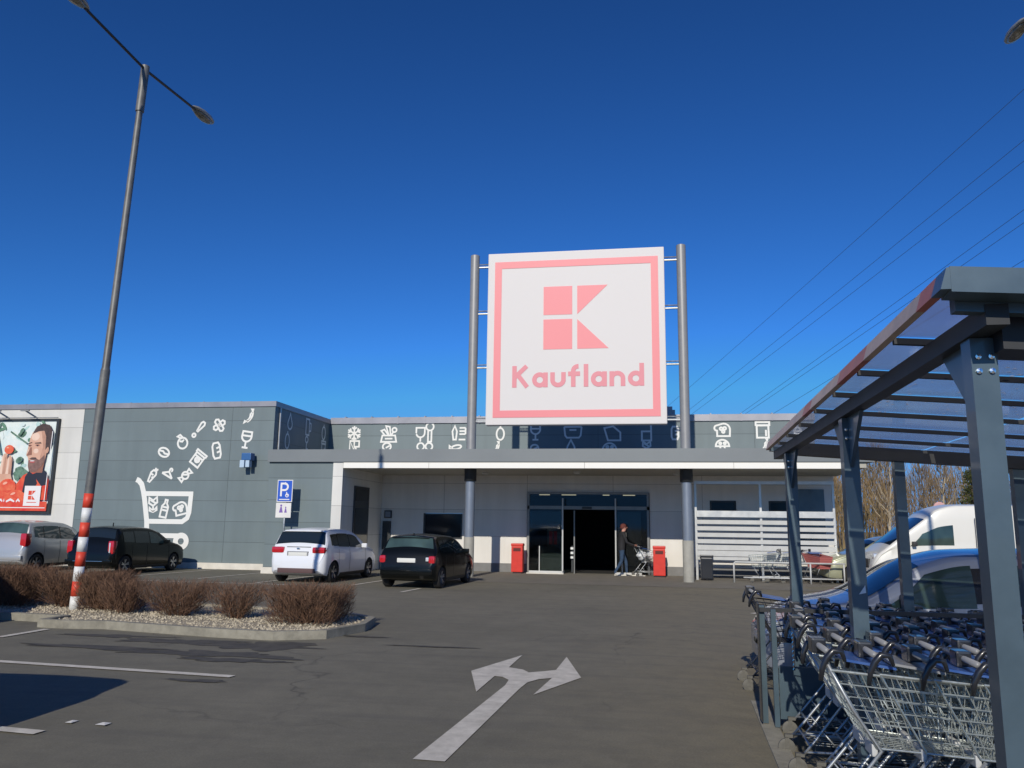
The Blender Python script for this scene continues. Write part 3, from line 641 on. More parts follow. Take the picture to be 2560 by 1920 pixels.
ICON['snow'] = [([(.5 * math.cos(R(a)), .5 * math.sin(R(a))), (-.5 * math.cos(R(a)), -.5 * math.sin(R(a)))], False) for a in (90, 30, 150)] + [([(.30 * math.cos(R(a)) + .2 * math.cos(R(a + 55)), .30 * math.sin(R(a)) + .2 * math.sin(R(a + 55))), (.27 * math.cos(R(a)), .27 * math.sin(R(a))), (.30 * math.cos(R(a)) + .2 * math.cos(R(a - 55)), .30 * math.sin(R(a)) + .2 * math.sin(R(a - 55)))], False) for a in range(30, 390, 60)]
ICON['battery'] = [([(-.4, -.5), (-.4, .5), (.0, -.3), (.0, .5)], False), ([(.1, .5), (.45, .5), (.45, .0), (.1, .0), (.3, -.5)], False), ([(-.4, .5), (.45, .5)], False)]
ICON['plant'] = [([(-.5, -.5), (-.42, -.1), (.42, -.1), (.5, -.5)], True), ([(-.25, -.1), (-.5, .2), (-.3, .28), (0, -.1)], False), ([(0, -.1), (-.2, .5), (.05, .45), (.12, -.1)], False), C_(.36, .25, .14), ([(.15, -.1), (.3, .14)], False), ([(-.25, -.3), (.25, -.3)], False)]
ICON['pan'] = [C_(-.12, .0, .32, .28), ([(-.2, -.1), (.1, .08)], False), ([(.1, -.25), (.5, -.38)], False)]
ICON['cup'] = [([(-.5, .3), (-.5, 0)] + arc(-.25, 0, .25, 180, 360, 10) + [(0, .3)], True), ([(-.25, -.25), (-.25, -.5)], False), C_(.3, .36, .22), ([(.2, .14), (.2, -.5), (.4, -.5), (.4, .14)], False)]
ICON['glasses'] = [C_(-.27, 0, .22), C_(.27, 0, .22), ([(-.06, .05), (.06, .05)], False)]
ICON['tools'] = [([(-.4, -.5), (-.48, .1), (-.3, .5), (-.14, .1), (-.2, -.5)], True), ([(.0, -.5), (.5, -.5)], False), ([(.05, -.1), (.5, -.1)], False), ([(.05, .12), (.5, .12)], False), ([(.05, .36), (.5, .36)], False), ([(.5, -.1), (.5, .36)], False)]
ICON['fish'] = [C_(0, 0, .4, .16, 10), ([(-.4, -.05), (-.6, .12), (-.6, -.2), (-.4, -.05)], False)]
ICON['meat'] = [([(-.4, .3), (-.2, -.4), (.5, -.4), (.5, .05), (.1, .4)], True)]
ICON['tub'] = [([(-.5, .3), (-.44, -.2), (-.34, -.32), (.34, -.32), (.44, -.2), (.5, .3)], False), ([(-.5, .3), (.5, .3)], False), ([(-.2, .12), (.2, .12)], False)]
ICON['pillar'] = [([(-.3, -.4), (-.3, .2), (.3, .2), (.3, -.4)], True), ([(.3, .2), (.3, .6)], False)]
ICON['mushroom'] = [(arc(0, -.1, .45, 0, 180, 14), True), ([(-.14, -.1), (-.16, -.5), (.16, -.5), (.14, -.1)], False), C_(-.14, .1, .07), C_(.16, .1, .07)]
ICON['jar'] = [([(-.36, -.5), (-.36, .28), (.36, .28), (.36, -.5)], True), ([(-.42, .3), (-.42, .5), (.42, .5), (.42, .3)], True), ([(.2, -.4), (.2, .0)], False)]
ICON['drop'] = [([(0, .5), (-.2, .1)] + arc(0, -.15, .3, 150, 390, 14) + [(.2, .1)], True)]
ICON['lemon'] = [C_(0, 0, .28, .44), ([(0, .44), (0, .6)], False)]
ICON['mug'] = [([(-.3, -.5), (-.3, .5), (.2, .5), (.2, -.5)], True), ([(.2, .3), (.45, .25), (.45, -.2), (.2, -.25)], False)]
ICON['tap'] = [C_(-.05, .2, .2), ([(-.05, 0), (-.05, -.6)], False), ([(-.05, -.4), (.2, -.4)], False)]
def put_icon(key, where, cx, cz, size, rot=0, wdt=None, name='wall_pictogram'):
    c, s_ = math.cos(R(rot)), math.sin(R(rot)); mb = MB()
    def fn(u, v, d):
        x, z = cx + (u * c - v * s_) * size, cz + (u * s_ + v * c) * size
        if where == 'wing': return (x, 26.893 - d, z)
        if where == 'upper': return (x, 31.993 - d, z)
        return (-13.253 + d, x, z)
    for pts, cl in ICON[key]: ribbon(mb, pts, (wdt or SW) / size, fn, 0, cl)
    part(mb, name, M['vinyl'])
for k, x, z, s_, r_ in (('carrot', -17.86, 3.29, .55, -25), ('hanger', -17.24, 3.36, .46, -28), ('candy', -16.57, 3.27, .52, 42), ('bean', -17.5, 4.11, .46, -22), ('radish', -16.8, 4.49, .50, 18), ('spatula', -16.11, 5.04, .40, -38), ('ring', -16.36, 4.73, .13, 0),
                        ('plaster', -15.39, 5.09, .40, 125), ('box', -16.12, 3.88, .54, -35), ('bread', -15.42, 4.17, .56, 12), ('chilli', -14.22, 5.40, .50, 0), ('wineglass', -14.30, 4.56, .58, -8), ('flower', -17.74, 2.20, .55, 5), ('bottle', -17.27, 2.08, .62, -10), ('toast', -16.68, 2.08, .52, 14)):
    put_icon(k, 'wing', x, z, s_, r_)
for k, x, z, s_ in (('snow', -12.17, 5.36, .62), ('battery', -12.15, 4.80, .48), ('plant', -10.66, 5.33, .66), ('pan', -10.66, 4.80, .55), ('cup', -9.12, 5.36, .72), ('glasses', -9.1, 4.80, .66), ('tools', -7.68, 5.36, .56), ('fish', -7.76, 4.77, .5), ('wineglass', -4.51, 5.36, .6), ('pan', -4.48, 4.72, .5), ('tub', -3.0, 5.36, .7), ('drop', -3.08, 4.8, .5), ('meat', -1.47, 5.3, .7), ('mushroom', -1.55, 4.7, .6), ('pillar', -.1, 5.25, .6), ('flower', -.1, 4.72, .5),
                    ('lemon', -5.95, 5.3, .55), ('chilli', -6.1, 4.75, .45), ('bread', 1.0, 5.3, .5), ('toast', 2.79, 5.41, .58), ('mushroom', 2.79, 4.83, .56), ('jar', 4.31, 5.40, .60), ('chilli', 4.36, 4.80, .5), ('bottle', 5.6, 5.3, .6)):
    put_icon(k, 'upper', x, z, s_, 0)
for k, y, z, s_ in (('drop', 28.15, 5.36, .62), ('lemon', 28.0, 4.62, .62), ('mug', 29.77, 5.36, .62), ('tap', 29.74, 4.74, .6), ('lemon', 31.35, 5.3, .6), ('jar', 31.4, 4.72, .5)):
    put_icon(k, 'side', y, z, s_, 0)
# the big vinyl trolley on the wing
mb = MB(); fw = lambda u, v, d: (u, 26.893 - d, v)
for pts, wd, cl in (([(-18.50, 3.12), (-18.40, 3.08), (-18.27, 2.95), (-18.18, 2.70), (-18.10, 2.4), (-17.94, 1.64), (-17.89, 1.16)], .19, False), ([(-18.10, 2.61), (-16.20, 2.61)], .17, False), ([(-16.28, 2.60), (-16.30, 1.95), (-16.36, 1.75), (-16.55, 1.62), (-17.90, 1.62)], .17, False), ([(-17.90, 1.12), (-16.5, 1.12)], .17, False)):
    ribbon(mb, pts, wd, fw, 0, cl)
ribbon(mb, ell(-16.53, .93, .21, n=26), .19, fw, 0, True)
ribbon(mb, ell(-17.6, .93, .21, n=26), .19, fw, 0, True)
part(mb, 'trolley_pictogram', M['vinyl'])
# downpipe by the wing corner and the box fixed to the wing
part(MB().tube([(-13.22, 27.25, 4.0), (-13.22, 27.25, 5.75)], .03, 8), 'downpipe', M['alu'])
t = thing('wall_floodlight', 'small blue box lamp fixed high on the grey wall right of the vinyl wine glass', 'lamp', (-14.06, 26.9, 3.79))
MB().rbox(-.16, .20, -.42, -.12, .0, .26, .03).build('housing', M['blue_box'], t)
MB().rbox(-.20, -.03, -.44, -.16, -.26, .0, .02).box(.0, .14, -.40, -.2, -.24, 0).build('lens', M['blue_box_light'], t)
MB().box(-.04, .06, -.14, 0, -.05, .05).build('bracket', M['dark_frame'], t)

# ------------------------------------------------------------------ roof sign on two poles
S = thing('rooftop_sign', 'big square white sign with pink border, K emblem and shop lettering above the entrance', 'sign', (-2.36, 25.9, 4.03))
for x, zt in ((-5.79, 10.74), (1.13, 10.80)):
    MB().lathe([(.155, 4.04), (.155, zt), (.12, zt + .02), (0, zt + .02)], 24, 'z', (x, 25.9, 0)).build('pole', M['pole_grey'], S, True, True, 40)
for z in (10.32, 8.68, 6.82, 5.02):
    for (a, b) in ((-5.64, -5.28), (.57, .98)):
        MB().tube([(a, 25.9, z), (b, 25.9, z)], .035, 8).tube([(a, 25.9, z + .10), (b, 25.9, z + .10)], .02, 6).build('bracket', M['galv'], S, False, True)
pn = MB().rbox(-5.29, .575, 25.72, 26.08, 4.87, 10.73, .03).build('panel', M['sign_white'], S, False, True)
fs = lambda u, v, d: (u, 25.714, v)
def frame_ring(x0, x1, z0, z1, t_):
    m_ = MB()
    for (a, b, c, d) in ((x0, x1, z0, z0 + t_), (x0, x1, z1 - t_, z1), (x0, x0 + t_, z0 + t_, z1 - t_), (x1 - t_, x1, z0 + t_, z1 - t_)): m_.box(a, b, 25.708, 25.72, c, d)
    return m_
frame_ring(-5.05, .375, 5.11, 10.42, .235).build('border', M['sign_pink'], pn, False, True)
km = MB()
fd = lambda u, v, d: (u, 25.712 + d, v)
for pl in ([(-3.39, 8.53), (-2.435, 8.53), (-2.435, 9.50), (-3.39, 9.50)], [(-3.39, 7.36), (-2.435, 7.36), (-2.435, 8.375), (-3.39, 8.375)], [(-2.27, 8.53), (-1.27, 9.50), (-2.27, 9.50)], [(-2.27, 7.36), (-1.25, 7.36), (-2.27, 8.36)]):
    km.prism(pl, fd, 0, .008)
km.build('emblem', M['sign_pink'], pn, False, True)
bowl = ell(.245, .25, .17, .182, 24)
LET = {'K': (.56, [[(.075, 0), (.075, .74)], [(.10, .36), (.46, .73)], [(.19, .42), (.48, .01)]]),
       'a': (.50, [bowl, [(.425, 0), (.425, .5)]]),
       'u': (.49, [[(.075, .5)] + arc(.245, .24, .17, 180, 360, 14) + [(.415, .5)]]),
       'f': (.41, [[(.16, 0), (.16, .53)] + arc(.31, .54, .15, 180, 85, 8), [(.0, .44), (.37, .44)]]),
       'l': (.15, [[(.075, 0), (.075, .76)]]),
       'n': (.49, [[(.075, 0), (.075, .5)], arc(.245, .265, .17, 180, 0, 14) + [(.415, 0)]]),
       'd': (.50, [bowl, [(.425, 0), (.425, .76)]])}
tm = MB(); x = -4.42
for ch in 'Kaufland':
    adv, st_ = LET[ch]
    for pts in st_: ribbon(tm, [(x + p[0] * 1.055, 6.10 + p[1] * .98) for p in pts], .148, lambda u, v, d: (u, 25.712 - d, v), 0, pts is bowl)
    x += (adv + .068) * 1.055
tm.build('lettering', M['sign_pink_text'], pn, False, True)

# ------------------------------------------------------------------ billboard on the white wall
BB = thing('wall_billboard', 'large framed poster of a bearded man with tomatoes on the white wall', 'billboard', (-24.6, 26.9, 1.83))
X1, X0, Z0, Z1 = -21.86, -27.4, 1.84, 5.38
fr = MB().box(X0, X1, 26.79, 26.9, Z0, Z0 + .10).box(X0, X1, 26.79, 26.9, Z1 - .07, Z1).box(X0, X0 + .10, 26.79, 26.9, Z0 + .1, Z1 - .07).box(X1 - .10, X1, 26.79, 26.9, Z0 + .1, Z1 - .07)
fr.build('frame', [M['dark_frame']], BB, False, True)
arms = MB()
for x in (-22.7, -23.9, -25.2, -26.5):
    arms.bar((x, 26.7, Z1), (x - .25, 26.3, Z1 + .26), .05, .05); arms.box(x - .40, x - .05, 26.26, 26.32, Z1 + .22, Z1 + .27)
arms.box(X0, X1 - .05, 26.74, 26.80, Z1 + .02, Z1 + .05)
arms.build('poster_lamp', M['lamp_head'], BB, False, True)
pm = MB(); PM = ['p_sky', 'p_leaf', 'p_leaf_light', 'p_skin', 'p_leaf_mid', 'p_skin_lit', 'p_skin_mid', 'p_shine', 'p_hair', 'p_beard', 'p_lips', 'p_red', 'p_tomato', 'p_navy', 'p_white', 'p_skin_dark']; PI_ = {k: i for i, k in enumerate(PM)}
layer = [0]
def pp(poly, k):
    layer[0] += 1; y = 26.86 - layer[0] * .0006
    pm.add([(X1 - .10 + u, y, v) for u, v in poly], [tuple(range(len(poly)))], PI_[k])
pp([(-5.34, Z0 + .1), (0, Z0 + .1), (0, Z1 - .07), (-5.34, Z1 - .07)], 'p_sky')
rp = random.Random(9)
for i in range(120):
    u, v = rp.uniform(-5.1, -.35), rp.uniform(2.9, 5.25)
    pp(ell(u, v, rp.uniform(.07, .24), rp.uniform(.04, .10), 9, rp.uniform(0, 180)), rp.choice(['p_leaf', 'p_leaf', 'p_leaf_mid', 'p_leaf_light', 'p_sky']))
for (a, b) in (((-1.9, 4.9), (-1.15, 4.45)), ((-2.6, 5.2), (-2.2, 4.0)), ((-4.4, 5.1), (-3.8, 3.6))):
    d = Vector((b[0] - a[0], b[1] - a[1])).normalized(); nn = Vector((-d.y, d.x)) * .03
    pp([(a[0] + nn.x, a[1] + nn.y), (b[0] + nn.x, b[1] + nn.y), (b[0] - nn.x, b[1] - nn.y), (a[0] - nn.x, a[1] - nn.y)], 'p_leaf')
for i in range(7): pp(ell(-1.32 + rp.uniform(-.14, .14), 3.55 + rp.uniform(-.4, .35), .16, .11, 9, rp.uniform(0, 180)), 'p_leaf')
# jacket, neck, head
pp([(-1.55, Z0 + .5), (-1.42, 2.9), (-1.15, 3.25), (-.8, 3.42), (-.25, 3.35), (-.06, 3.1), (-.06, Z0 + .5)], 'p_red')
pp([(-1.12, 2.55), (-1.06, 3.2), (-.92, 3.42), (-.62, 3.2), (-.52, 2.95), (-.72, 2.6)], 'p_navy')
pp([(-.75, 3.3), (-.28, 3.46), (-.12, 3.25), (-.14, 2.9), (-.34, 2.85)], 'p_navy')
pp([(-.86, 3.35), (-.36, 3.35), (-.32, 3.75), (-.78, 3.75)], 'p_skin_dark')
pp([(-.93, 4.86), (-.80, 5.08), (-.55, 5.20), (-.26, 5.14), (-.10, 4.9), (-.10, 4.45), (-.20, 4.15), (-.32, 4.4), (-.9, 4.6)], 'p_hair')
pp([(-1.02, 4.66), (-.94, 4.86), (-.72, 4.92), (-.46, 4.92), (-.36, 4.7), (-.34, 4.35), (-.26, 4.2), (-.30, 3.85), (-.46, 3.55), (-.68, 3.42), (-.90, 3.47), (-.98, 3.7), (-1.04, 3.92), (-1.12, 4.02), (-1.08, 4.22)], 'p_skin')
pp(ell(-.25, 4.2, .06, .12, 12), 'p_skin'); pp(ell(-.245, 4.19, .03, .075, 10), 'p_skin_mid')
pp([(-.46, 4.92), (-.36, 4.7), (-.34, 4.35), (-.30, 3.9), (-.46, 3.62), (-.52, 3.95), (-.44, 4.3), (-.5, 4.6), (-.58, 4.9)], 'p_skin_mid')
pp(ell(-.80, 4.70, .17, .15, 14, 10), 'p_skin_lit'); pp(ell(-.72, 4.16, .11, .09, 12), 'p_skin_lit'); pp(ell(-1.04, 4.14, .03, .10, 10, -12), 'p_skin_lit')
pp([(-.36, 4.75), (-.26, 4.55), (-.24, 4.32), (-.33, 4.20), (-.35, 4.5)], 'p_hair')
pp([(-.95, 4.80), (-.80, 4.98), (-.55, 5.05), (-.42, 4.93), (-.7, 4.90)], 'p_hair')
pp([(-1.0, 3.80), (-.72, 3.90), (-.54, 3.82), (-.34, 4.02), (-.30, 3.8), (-.44, 3.55), (-.68, 3.36), (-.92, 3.40), (-.99, 3.6)], 'p_beard')
pp([(-.98, 3.86), (-.86, 3.92), (-.7, 3.92), (-.62, 3.84), (-.8, 3.86)], 'p_hair')
pp(ell(-.83, 3.76, .12, .05, 12, -5), 'p_lips'); pp(ell(-.83, 3.79, .10, .018, 12), 'p_white')
pp(ell(-1.0, 4.37, .075, .028, 12), 'p_skin_dark'); pp(ell(-.68, 4.38, .09, .03, 12), 'p_skin_dark'); pp(ell(-1.0, 4.35, .03, .02, 10), 'p_navy'); pp(ell(-.68, 4.36, .034, .022, 10), 'p_navy')
pp([(-1.1, 4.44), (-.92, 4.5), (-.92, 4.47), (-1.1, 4.41)], 'p_hair'); pp([(-.8, 4.47), (-.55, 4.49), (-.52, 4.44), (-.8, 4.44)], 'p_hair')
pp([(-.96, 4.3), (-.92, 4.3), (-.88, 4.02), (-1.1, 3.98), (-1.06, 4.06)], 'p_skin_dark')
# hand with tomato on the left, tomatoes along the bottom
pp([(-2.35, 2.9), (-2.15, 3.6), (-2.06, 4.05), (-1.92, 4.1), (-1.9, 3.85), (-1.78, 4.02), (-1.7, 3.9), (-1.74, 3.5), (-1.6, 3.1), (-1.7, 2.8)], 'p_skin')
for k_ in range(4): pp([(-2.16 + k_ * .13, 3.3), (-2.12 + k_ * .13, 3.98 - k_ * .05), (-2.06 + k_ * .13, 4.02 - k_ * .05), (-2.05 + k_ * .13, 3.3)], 'p_skin_mid' if k_ % 2 else 'p_skin_lit')
pp(ell(-1.86, 4.22, .20, .17), 'p_tomato'); pp(ell(-1.93, 4.29, .05, .03, 10), 'p_shine')
for (u, v, a, b) in ((-1.75, 2.82, .36, .30), (-2.4, 2.75, .42, .34), (-3.1, 2.85, .45, .4), (-1.35, 2.45, .40, .26), (-2.0, 2.35, .5, .3), (-2.9, 2.35, .5, .3), (-3.8, 2.6, .5, .45), (-4.6, 2.6, .5, .5), (-.8, 2.35, .35, .3)): (pp(ell(u, v, a, b), 'p_tomato'), pp(ell(u - a * .3, v + b * .45, a * .28, b * .16, 10, 20), 'p_shine'), pp(ell(u + a * .1, v - b * .62, a * .7, b * .22, 12), 'p_red'))
pp([(-5.34, Z0 + .1), (0, Z0 + .1), (0, 2.28), (-2.0, 2.34), (-5.34, 2.34)], 'p_red')
for (a, b) in ((-2.25, -2.05), (-2.02, -1.86), (-1.83, -1.78), (-1.72, -1.35), (-1.3, -1.12)):
    pp([(a, 2.30), ((a + b) / 2, 2.37 + .03 * rp.random()), (b, 2.30), (b - .02, 2.25), ((a + b) / 2, 2.31), (a + .02, 2.24)], 'p_white')
pp([(-5.34, 2.04), (-.06, 2.04), (-.06, 2.07), (-5.34, 2.07)], 'p_white')
pp([(-.98, 2.12), (-.30, 2.12), (-.30, 2.86), (-.98, 2.86)], 'p_white')
for pl in ([(-.80, 2.52), (-.66, 2.52), (-.66, 2.68), (-.80, 2.68)], [(-.80, 2.35), (-.66, 2.35), (-.66, 2.49), (-.80, 2.49)], [(-.64, 2.53), (-.5, 2.68), (-.64, 2.68)], [(-.64, 2.35), (-.5, 2.35), (-.64, 2.5)], [(-.84, 2.24), (-.44, 2.24), (-.44, 2.265), (-.84, 2.265)]): pp(pl, 'p_red')
pp([(-.13, 2.3), (-.10, 2.3), (-.06, 4.9), (-.09, 4.9)], 'p_white')
pm.build('poster', [M[k] for k in PM], BB, False, True)

# ------------------------------------------------------------------ street lamps
def street_lamp(name, label, base, lean, ztop, arms, stripes):
    t = thing(name, label, 'street lamp', (base[0], base[1], 0), 0, 'double headed car park lamps')
    ax = lambda z: (lean * z / ztop, 0)
    z0 = .06; segs = 8; sh = 2.02 / 8
    prof = lambda z: .092 if z < 5 else .072
    if stripes:
        for i in range(segs):
            mi = 'stripe_white' if i % 2 == 0 else 'stripe_red'
            MB().tube([(*ax(z0 + i * sh), z0 + i * sh), (*ax(z0 + (i + 1) * sh), z0 + (i + 1) * sh)], .082, 18).build('paint_band', M[mi], t, True)
    za = z0 + segs * sh if stripes else 0
    p = MB().tube([(*ax(za), za), (*ax(4.3), 4.3)], .082, 18).tube([(*ax(4.3), 4.3), (*ax(4.35), 4.35), (*ax(ztop - .9), ztop - .9)], [.082, .068, .058], 18).tube([(*ax(ztop - .9), ztop - .9), (*ax(ztop + .05), ztop + .05)], .078, 18)
    p.build('pole', M['lamp_pole'], t, True, angle=40)
    MB().lathe([(.16, .0), (.16, .03), (.10, .05)], 18).build('foot', M['galv'], t, True)
    for sgn, ln in arms:
        x = lean
        MB().tube([(x, 0, ztop - .02), (x, sgn * ln, ztop + .10)], .028, 8).build('arm', M['dark_frame'], t)
        hd = MB(); prof_ = [(0, .0), (.05, .05), (.10, .15), (.14, .35), (.145, .55), (.11, .72), (.05, .80), (0, .82)]
        vs = []; fs_ = []
        n = 14
        for (r, yy) in prof_:
            for j in range(n):
                a = 2 * PI * j / n; zz = math.sin(a) * r * (.75 if math.sin(a) > 0 else .30); vs.append((x + math.cos(a) * r, sgn * (ln - .12 + yy), ztop + .12 + zz))
        for i in range(len(prof_) - 1):
            for j in range(n): fs_.append((i * n + j, i * n + (j + 1) % n, (i + 1) * n + (j + 1) % n, (i + 1) * n + j))
        hd.add(vs, fs_); h = hd.build('lamp_head', M['lamp_head'], t, True)
        g = MB(); vs = []; fs_ = []
        for (r, yy) in [(0, .12), (.07, .17), (.115, .34), (.12, .52), (.08, .68), (0, .74)]:
            for j in range(n):
                a = 2 * PI * j / n; zz = -.035 + min(0, math.sin(a)) * r * .55; vs.append((x + math.cos(a) * r, sgn * (ln - .12 + yy), ztop + .12 + zz))
        for i in range(5):
            for j in range(n): fs_.append((i * n + j, i * n + (j + 1) % n, (i + 1) * n + (j + 1) % n, (i + 1) * n + j))
        g.add(vs, fs_); g.build('lamp_glass', M['lamp_glass'], h, True)
    return t
street_lamp('street_lamp', 'tall grey lamp post with red and white striped foot standing in the gravel island', (-9.87, 12.95), .32, 10.28, ((-1, 1.75), (1, 1.75)), True)
street_lamp('street_lamp', 'lamp at the upper right corner, only its pale rounded head in view', (6.66, 12.45), .0, 10.40, ((-1, 1.75), (1, 1.75)), False)

# ------------------------------------------------------------------ parking sign
t = thing('parking_sign', 'blue parking sign with white letter P above a small white plate on a thin post', 'sign', (-11.63, 24.72, 0))
MB().tube([(0, 0, 0), (0, 0, 2.98)], .028, 8).build('post', M['galv'], t, True)
MB().rbox(-.28, .25, -.055, -.03, 2.29, 3.0, .006).build('rim', M['plate_white'], t)
bs = MB().box(-.255, .225, -.058, -.0555, 2.315, 2.975).build('blue_board', M['blue_sign'], t)
lm = MB(); fp = lambda u, v, d: (u, -.061 - d, v)
ribbon(lm, [(-.14, 2.47), (-.14, 2.91)], .06, fp); ribbon(lm, [(-.14, 2.88), (-.02, 2.88)] + arc(-.02, 2.775, .105, 90, -90, 10) + [(-.14, 2.67)], .06, fp)
ribbon(lm, ell(.07, 2.50, .05, .05, 14), .025, fp, 0, True); ribbon(lm, [(.05, 2.61), (.06, 2.52), (.13, 2.50)], .03, fp); ribbon(lm, [(-.20, 2.37), (.16, 2.37)], .03, fp)
lm.build('letter', M['p_white'], bs)
pb = MB().rbox(-.29, .23, -.055, -.03, 1.79, 2.26, .006).build('white_plate', M['plate_white'], t)
pic = MB(); fq = lambda u, v, d: (u, -.0575, v)
for (x, h) in ((-.11, .22), (.05, .15)):
    pic.add([fq(x + a, 2.0 + b + h * .8, 0) for a, b in ell(0, 0, h * .16, n=10)], [tuple(range(10))])
    pic.add([fq(x - h * .3, 1.95, 0), fq(x + h * .3, 1.95, 0), fq(x + h * .1, 2.0 + h * .62, 0), fq(x - h * .1, 2.0 + h * .62, 0)], [(0, 1, 2, 3)])
pic.build('pictogram', M['purple'], pb)

# ------------------------------------------------------------------ litter bins
def bin_(label, x, y):
    t = thing('litter_bin', label, 'litter bin', (x, y, 0), 0, 'red litter bins beside the entrance')
    MB().rbox(-.20, .20, -.18, .18, .05, .93, .02).build('body', M['red'], t)
    MB().rbox(-.215, .215, -.195, .195, .93, 1.03, .03).build('lid', M['red'], t)
    MB().box(-.13, .13, -.186, -.178, .76, .87).build('slot', M['red_dark'], t)
    MB().box(-.15, .15, -.13, .13, 0, .05).build('foot', M['dark_frame'], t)
bin_('red litter bin left of the glass entrance doors', -4.62, 28.55)
bin_('red litter bin right of the entrance beside the person', .27, 28.25)
t = thing('black_bin', 'black dustbin behind the right canopy column beside the slatted screen', 'bin', (1.75, 27.1, 0))
MB().rbox(-.19, .19, -.2, .2, .04, .72, .04).build('body', M['cart_black'], t); MB().rbox(-.21, .21, -.22, .22, .72, .80, .03).build('lid', M['cart_black'], t)

# ------------------------------------------------------------------ slatted screen with rail at the right of the entrance
t = thing('slatted_screen', 'pale horizontal slat screen right of the entrance with a rail across its top', 'screen', (3.4, 27.2, 0))
z = .64; sl_ = MB()
for i, (h, gap) in enumerate(((.10, .02), (.17, .02), (.16, .05), (.13, .075), (.13, .075), (.13, .075), (.13, .075))):
    MB().box(1.48, 5.72, 27.15, 27.19, z, z + h).build('slat', M['alu_white'], t, False, True); z += h + gap
MB().box(1.48, 5.72, 27.12, 27.22, z + .02, z + .22).build('top_board', M['alu'], t, False, True)
for x in (1.46, 3.5, 5.74): MB().box(x - .035, x + .035, 27.19, 27.26, 0, 3.06).build('post', M['alu'], t, False, True)
MB().box(1.42, 5.78, 27.17, 27.27, 3.06, 3.16).build('top_rail', M['alu'], t, False, True)
t = thing('crash_rail', 'low grey tube rail standing in front of the slatted screen', 'rail', (3.9, 26.3, 0))
for z in (.62,):
    MB().tube([(2.52, 26.3, 0), (2.52, 26.3, .58), (2.56, 26.3, .62), (5.8, 26.3, .62)], .028, 8).build('rail', M['alu_white'], t, True, True)
MB().tube([(2.8, 26.3, .16), (5.7, 26.3, .16)], .022, 8).build('lower_rail', M['alu_white'], t, True, True)
for x in (4.42, 4.78, 5.75): MB().tube([(x, 26.3, 0), (x, 26.3, .62)], .025, 8).build('post', M['alu_white'], t, True, True)

